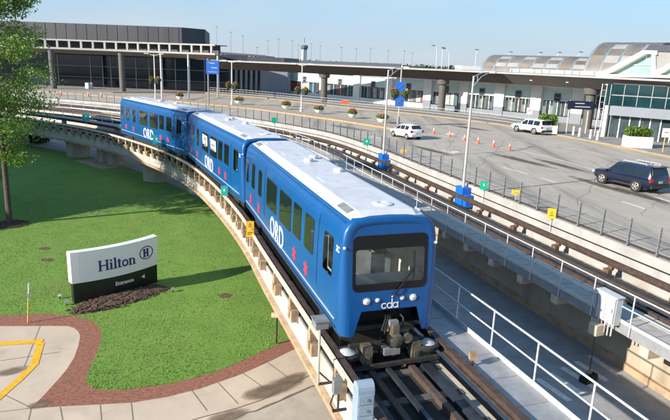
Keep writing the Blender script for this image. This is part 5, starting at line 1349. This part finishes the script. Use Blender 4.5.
# ------------------------------------------------------------------ cones and planters
def make_cone(label, p, group='orange cones along the lane line'):
    g = thing('traffic_cone', label, 'traffic cone', p, .3, group)
    b = MB(); b.lathe([(.185, .04), (.05, .88), (.035, .90), (0, .90)], (0, 0, 0), 14); bo = b.build('body', X['orange'], g, smooth=50)
    b = MB(); b.box((0, 0, .02), (.46, .46, .04)); b.build('base', X['orange'], g)
    for z0, z1 in ((.50, .62), (.70, .78)):
        r = lambda z: .187 - .135 * (z - .04) / .84; b = MB(); b.lathe([(r(z0) + .004, z0), (r(z1) + .004, z1)], (0, 0, 0), 14, caps=False); b.build('reflective_band', X['whitepaint'], bo)
    return g
cone0 = None
for (px, py), lab in zip([(433.7, 134), (449.5, 137.4), (464.6, 140.8), (478, 143.6), (493.4, 146.8), (509.5, 150.3)],
        ['first orange cone of the row, nearest the white hatchback', 'second orange cone of the row counted from the white hatchback', 'third orange cone of the row, left of the right light pole', 'fourth orange cone of the row, just right of the right light pole', 'fifth orange cone, second to last toward the navy suv', 'last orange cone of the row, nearest the navy suv']):
    p = at(px, py, ZR) + Vector((0, 0, .008))
    if cone0 is None: cone0 = make_cone(lab, p); cone0.scale = (.8, .8, .8)
    else: dup(cone0, p, random.uniform(0, 1), lab).scale = (.8, .8, .8)
for (px, py), lab in zip([(61, 95.5), (88.5, 97), (101.5, 97.5)], ['far orange cone left of the rear train car, leftmost of three', 'far orange cone left of the rear train car, middle of three', 'far orange cone nearest the rear train car']):
    q = dup(cone0, at(px, py, ZR) + Vector((0, 0, .008)), .2, lab); q['group'] = 'far cones left of the train'; q.scale = (1.05, 1.05, 1.05)

def flower_pot(name, label, p, r=.75, seed=1, hang=False, group=None):
    rnd = random.Random(seed); g = thing(name, label, 'flower pot' if not hang else 'flower basket', p, 0, group)
    b = MB(); z = 0 if not hang else -.2
    b.lathe([(r * .55, z), (r * .95, z + .30), (r, z + .45), (r * .9, z + .47), (r * .9, z + .42), (0, z + .42)], (0, 0, 0), 16); b.build('bowl', X['whitepaint' if not hang else 'under'], g, smooth=40)
    f_ = MB(); leaf_cloud(f_, (0, 0, z + .70), (r * 1.15, r * 1.15, .42), 420, .13, rnd, .2); f_.build('foliage', X['leafbright'], g)
    f_ = MB(); leaf_cloud(f_, (0, 0, z + .90), (r * .9, r * .9, .38), 160, .12, rnd, .3); f_.build('flowers', X['flower' if seed % 2 else 'flowerpale'], g)
    return g
for i, ((px, py), lab) in enumerate(zip([(179, 99.2), (238.6, 103.6), (285.8, 108.7), (318.6, 113.0), (352.4, 117.5), (382.5, 122.4)],
     ['flower bowl on the island just behind the rear car roof', 'flower bowl on the island right of the blue sign pole', 'flower bowl on the island left of the middle lamp post', 'flower bowl on the island right of the middle lamp post', 'flower bowl on the island second from its right end', 'flower bowl on the island nearest the white hatchback'])):
    flower_pot('flower_bowl', lab, at(px, py, ZS) + Vector((.0, .5, 0)), .62 + .05 * ((i * 3) % 4), i + 1, group='white flower bowls on the island')
def lamp_post(label, px, py, yt, ybask, blab, seed):
    p = at(px, py, ZS); g = thing('lamp_post', label, 'lamp post', p)
    h = 0
    for q in range(1200):
        P = Vector((p.x, p.y, p.z + q * .01 - HC)); yy = 210 - FPX * (P @ CU) / (P @ _f)
        if yy > ybask: hb = q * .01
        if yy <= yt: h = q * .01; break
    MB().tube([(0, 0, 0), (0, 0, h)], [.11, .08], 10).build('pole', X['polewhite'], g)
    b = MB(); b.lathe([(.22, 0), (.2, .5), (.12, .6)], (0, 0, 0), 12); b.build('pole_base', X['polewhite'], g)
    b = MB(); b.bar((-1.1, 0, h + .02), (0, 0, h - .25), .07); b.bar((1.1, 0, h + .02), (0, 0, h - .25), .07); b.build('arm', X['polewhite'], g)
    for a in (-1, 1): b = MB(); b.box((a * 1.25, 0, h + .05), (.75, .32, .12)); b.build('lamp_head', X['polewhite'], g)
    for a in (-.6, .6):
        flower_pot('hanging_basket', blab[0 if a < 0 else 1], (p.x + a, p.y - .05, p.z + hb), .40, seed + int(a > 0), True, 'flower baskets on the lamp posts')
        b = MB(); b.bar((0, 0, hb + .75), (a, 0, hb + .75), .04); b.build('basket_arm', X['polewhite'], g)
for args in [('pale twin armed lamp post behind the rear train car', 155.6, 100.0, 54, 82.5, ('left flower basket on the lamp post behind the rear car', 'right flower basket on the lamp post behind the rear car'), 31),
             ('pale twin armed lamp post right of the blue sign', 232, 104.5, 61, 88, ('left flower basket on the lamp post right of the blue sign', 'right flower basket on the lamp post right of the blue sign'), 33),
             ('pale twin armed lamp post on the island below the control tower', 301.2, 111.5, 64, 93.5, ('left flower basket on the lamp post below the control tower', 'right flower basket on the lamp post below the control tower'), 35)]: lamp_post(*args)
# sign pole on the island end with two blue plates and baskets
p = at(398, 124.5, ZS); g = thing('sign_pole', 'grey pole with two small blue square signs and flower baskets at the island end', 'sign pole', p)
MB().tube([(0, 0, 0), (0, 0, 7.4)], .08, 8).build('pole', X['alu'], g)
b = MB(); b.lathe([(.2, 0), (.18, .9), (.1, 1.0)], (0, 0, 0), 10); b.build('pole_base', X['galvdark'], g)
for z in (4.75, 2.95):
    b = MB(); b.box((0, -.1, z), (1.15, .05, 1.2)); q = b.build('sign_plate', X['signblue'], g)
    b = MB(); b.bar((-.3, -.135, z - .3), (.3, -.135, z + .3), .1, .01); b.bar((-.3, -.135, z + .3), (.3, -.135, z - .3), .1, .008); b.build('sign_emblem', X['plate'], q)
for a in (-.7, .7):
    flower_pot('hanging_basket', 'left flower basket between the two blue square signs' if a < 0 else 'right flower basket between the two blue square signs', (p.x + a, p.y, p.z + 3.55), .42, 41 + int(a > 0), True, 'flower baskets on the lamp posts')
# tall blue direction sign
p = at(208.5, 106, ZS); p = Vector((p.x, p.y, ZS)); g = thing('direction_sign', 'blue direction sign on a grey pole behind the middle train car', 'road sign', p, 0)
k = p.y / FPX
MB().tube([(0, .12, 0), (0, .12, 45.5 * k)], .12, 8).build('pole', X['galvdark'], g)
b = MB(); b.box((1.0 * k * 4.5, 0, 37.5 * k), (12.5 * k, .08, 13 * k)); pl = b.build('sign_plate', X['signblue'], g)
b = MB()
for (x0, x1, z) in [(-4.3, -3.4, 42), (-2.6, 2.2, 41.2), (-1.2, 4.6, 37), (-4.6, 4.8, 33.0)]: b.box((4.5 * k + (x0 + x1) / 2 * k, -.05, z * k), ((x1 - x0) * k, .02, .9 * k if z > 34 else .5 * k))
tag(b.build('sign_marks', X['plate'], pl), kind='stuff')
# dark hanging sign at the big column
p = at(585, 134.5, ZS); g = thing('dark_overhead_sign', 'dark navy board on posts in front of the right canopy column', 'sign', p); k = p.y / FPX
for x in (0, -19): MB().tube([(x * k, 0, 0), (x * k, 0, 33 * k)], .10, 8).build('post', X['alu'], g)
b = MB(); b.box((-9 * k, -.14, 28.5 * k), (25 * k, .15, 8 * k)); pl = b.build('board', X['navysign'], g)
b = MB(); b.box((-10 * k, -.22, 30.2 * k), (9 * k, .02, .9 * k)); b.box((-7 * k, -.22, 27.0 * k), (15 * k, .02, .9 * k)); tag(b.build('sign_marks', X['plate'], pl), kind='stuff')
# rectangular planters with shrubs
def planter(label, a, c, hh, sh, seed):
    P, Q = at(*a, ZS), at(*c, ZS); d = (Q - P); L_ = d.length; d.normalize(); rz = math.atan2(d.y, d.x)
    g = thing('planter_box', label, 'planter', P, rz)
    b = MB(); b.prism([Vector((x, y, 0)) for x, y in [(0, 0), (L_, 0), (L_, 1.5), (0, 1.5)]], hh); b.build('box', X['bwhite'], g)
    b = MB(); b.box((L_ / 2, .75, hh + .012), (L_ - .2, 1.3, .02)); b.build('soil', X['bark'], g)
    rnd = random.Random(seed); b = MB()
    for k in range(6): leaf_cloud(b, (L_ * (k + .5) / 6, .75, hh + sh * .45), (L_ / 8, .7, sh * rnd.uniform(.42, .62)), 230, .15, rnd, 0)
    b.build('foliage', X['leafbright'], g)
planter('white concrete planter with bright shrub behind the striped white suv', (541, 133.8), (557, 134.2), 1.0, 1.4, 3)
planter('white concrete planter with bright shrub in front of the entrance doors', (627, 147.4), (652, 148.6), 1.15, 1.0, 5)
for (px, py, yt, m, w, lab) in [(662.5, 152, 129, 'gold', .8, 'white notice on a tan post right of the planter by the doors'), (527.5, 127, 108.5, 'alu', .75, 'white notice on a post above the striped white suv')]:
    p = at(px, py, ZS); g = thing('notice_post', lab, 'sign', p); k = p.y / FPX; h = (py - yt) * k * 1.03
    MB().tube([(0, 0, 0), (0, 0, h)], .05, 6).build('post', X[m], g); b = MB(); b.box((0, -.07, h - .45), (w, .04, .9)); pl = b.build('plate', X['whitepaint'], g)
    b = MB(); b.box((0, -.093, h - .4), (w * .5, .006, .12)); tag(b.build('sign_marks', X['orange'], pl), kind='stuff')
# sidewalk barrier fence and bollards
cv = Curve([(q.x + .9, q.y + .9) for q in cb[0:7]])
g = thing('barrier_fence', 'long low grey barrier fence along the terminal kerb', 'fence')
n = 88
for i in range(n):
    s = cv.L * i / (n - 1); b = MB(); b.box(cv.pt(s, 0, ZS + .55), (.07, .07, 1.1)); b.build('post', X['galvdark'], g)
for z in (.25, .65, 1.08): MB().tube([cv.pt(cv.L * i / 60, 0, ZS + z) for i in range(61)], .03, 5).build('rail', X['galv'], g)
for i, (px, py) in enumerate([(573, 135), (579, 136.5), (590, 138.5), (597, 140)]):
    p = at(px, py, ZS); g = thing('bollard', 'pale round bollard on the sidewalk before the glass entrance', 'bollard', p, 0, 'bollards by the entrance')
    b = MB(); b.lathe([(.13, 0), (.13, .95), (.09, 1.04), (0, 1.06)], (0, 0, 0), 10); b.build('body', X['bwhite'], g); b = MB(); b.lathe([(.136, .78), (.136, .9)], (0, 0, 0), 10); b.build('band', X['galv'], g)
for i, (px, py, lab) in enumerate([(87.5, 88.5, 'white box bin before the dark glass, left of a pair'), (91, 88.5, 'white box bin before the dark glass, right of a pair')]):
    p = at(px, py, ZS); g = thing('bin', lab, 'bin', p); b = MB(); b.box((0, 0, .6), (.7, .6, 1.2)); b.build('body', X['bwhite'], g); b = MB(); b.box((0, 0, 1.23), (.76, .66, .06)); b.build('lid', X['galvdark'], g)
p = at(345, 110, ZS); g = thing('work_sign', 'small orange work sign on a post at the terminal kerb above the island bowls', 'sign', p)
MB().tube([(0, 0, 0), (0, 0, 1.0)], .06, 6).build('post', X['galvdark'], g); b = MB(); b.box((0, -.07, 1.25), (1.15, .04, .62)); b.build('plate', X['orange'], g)
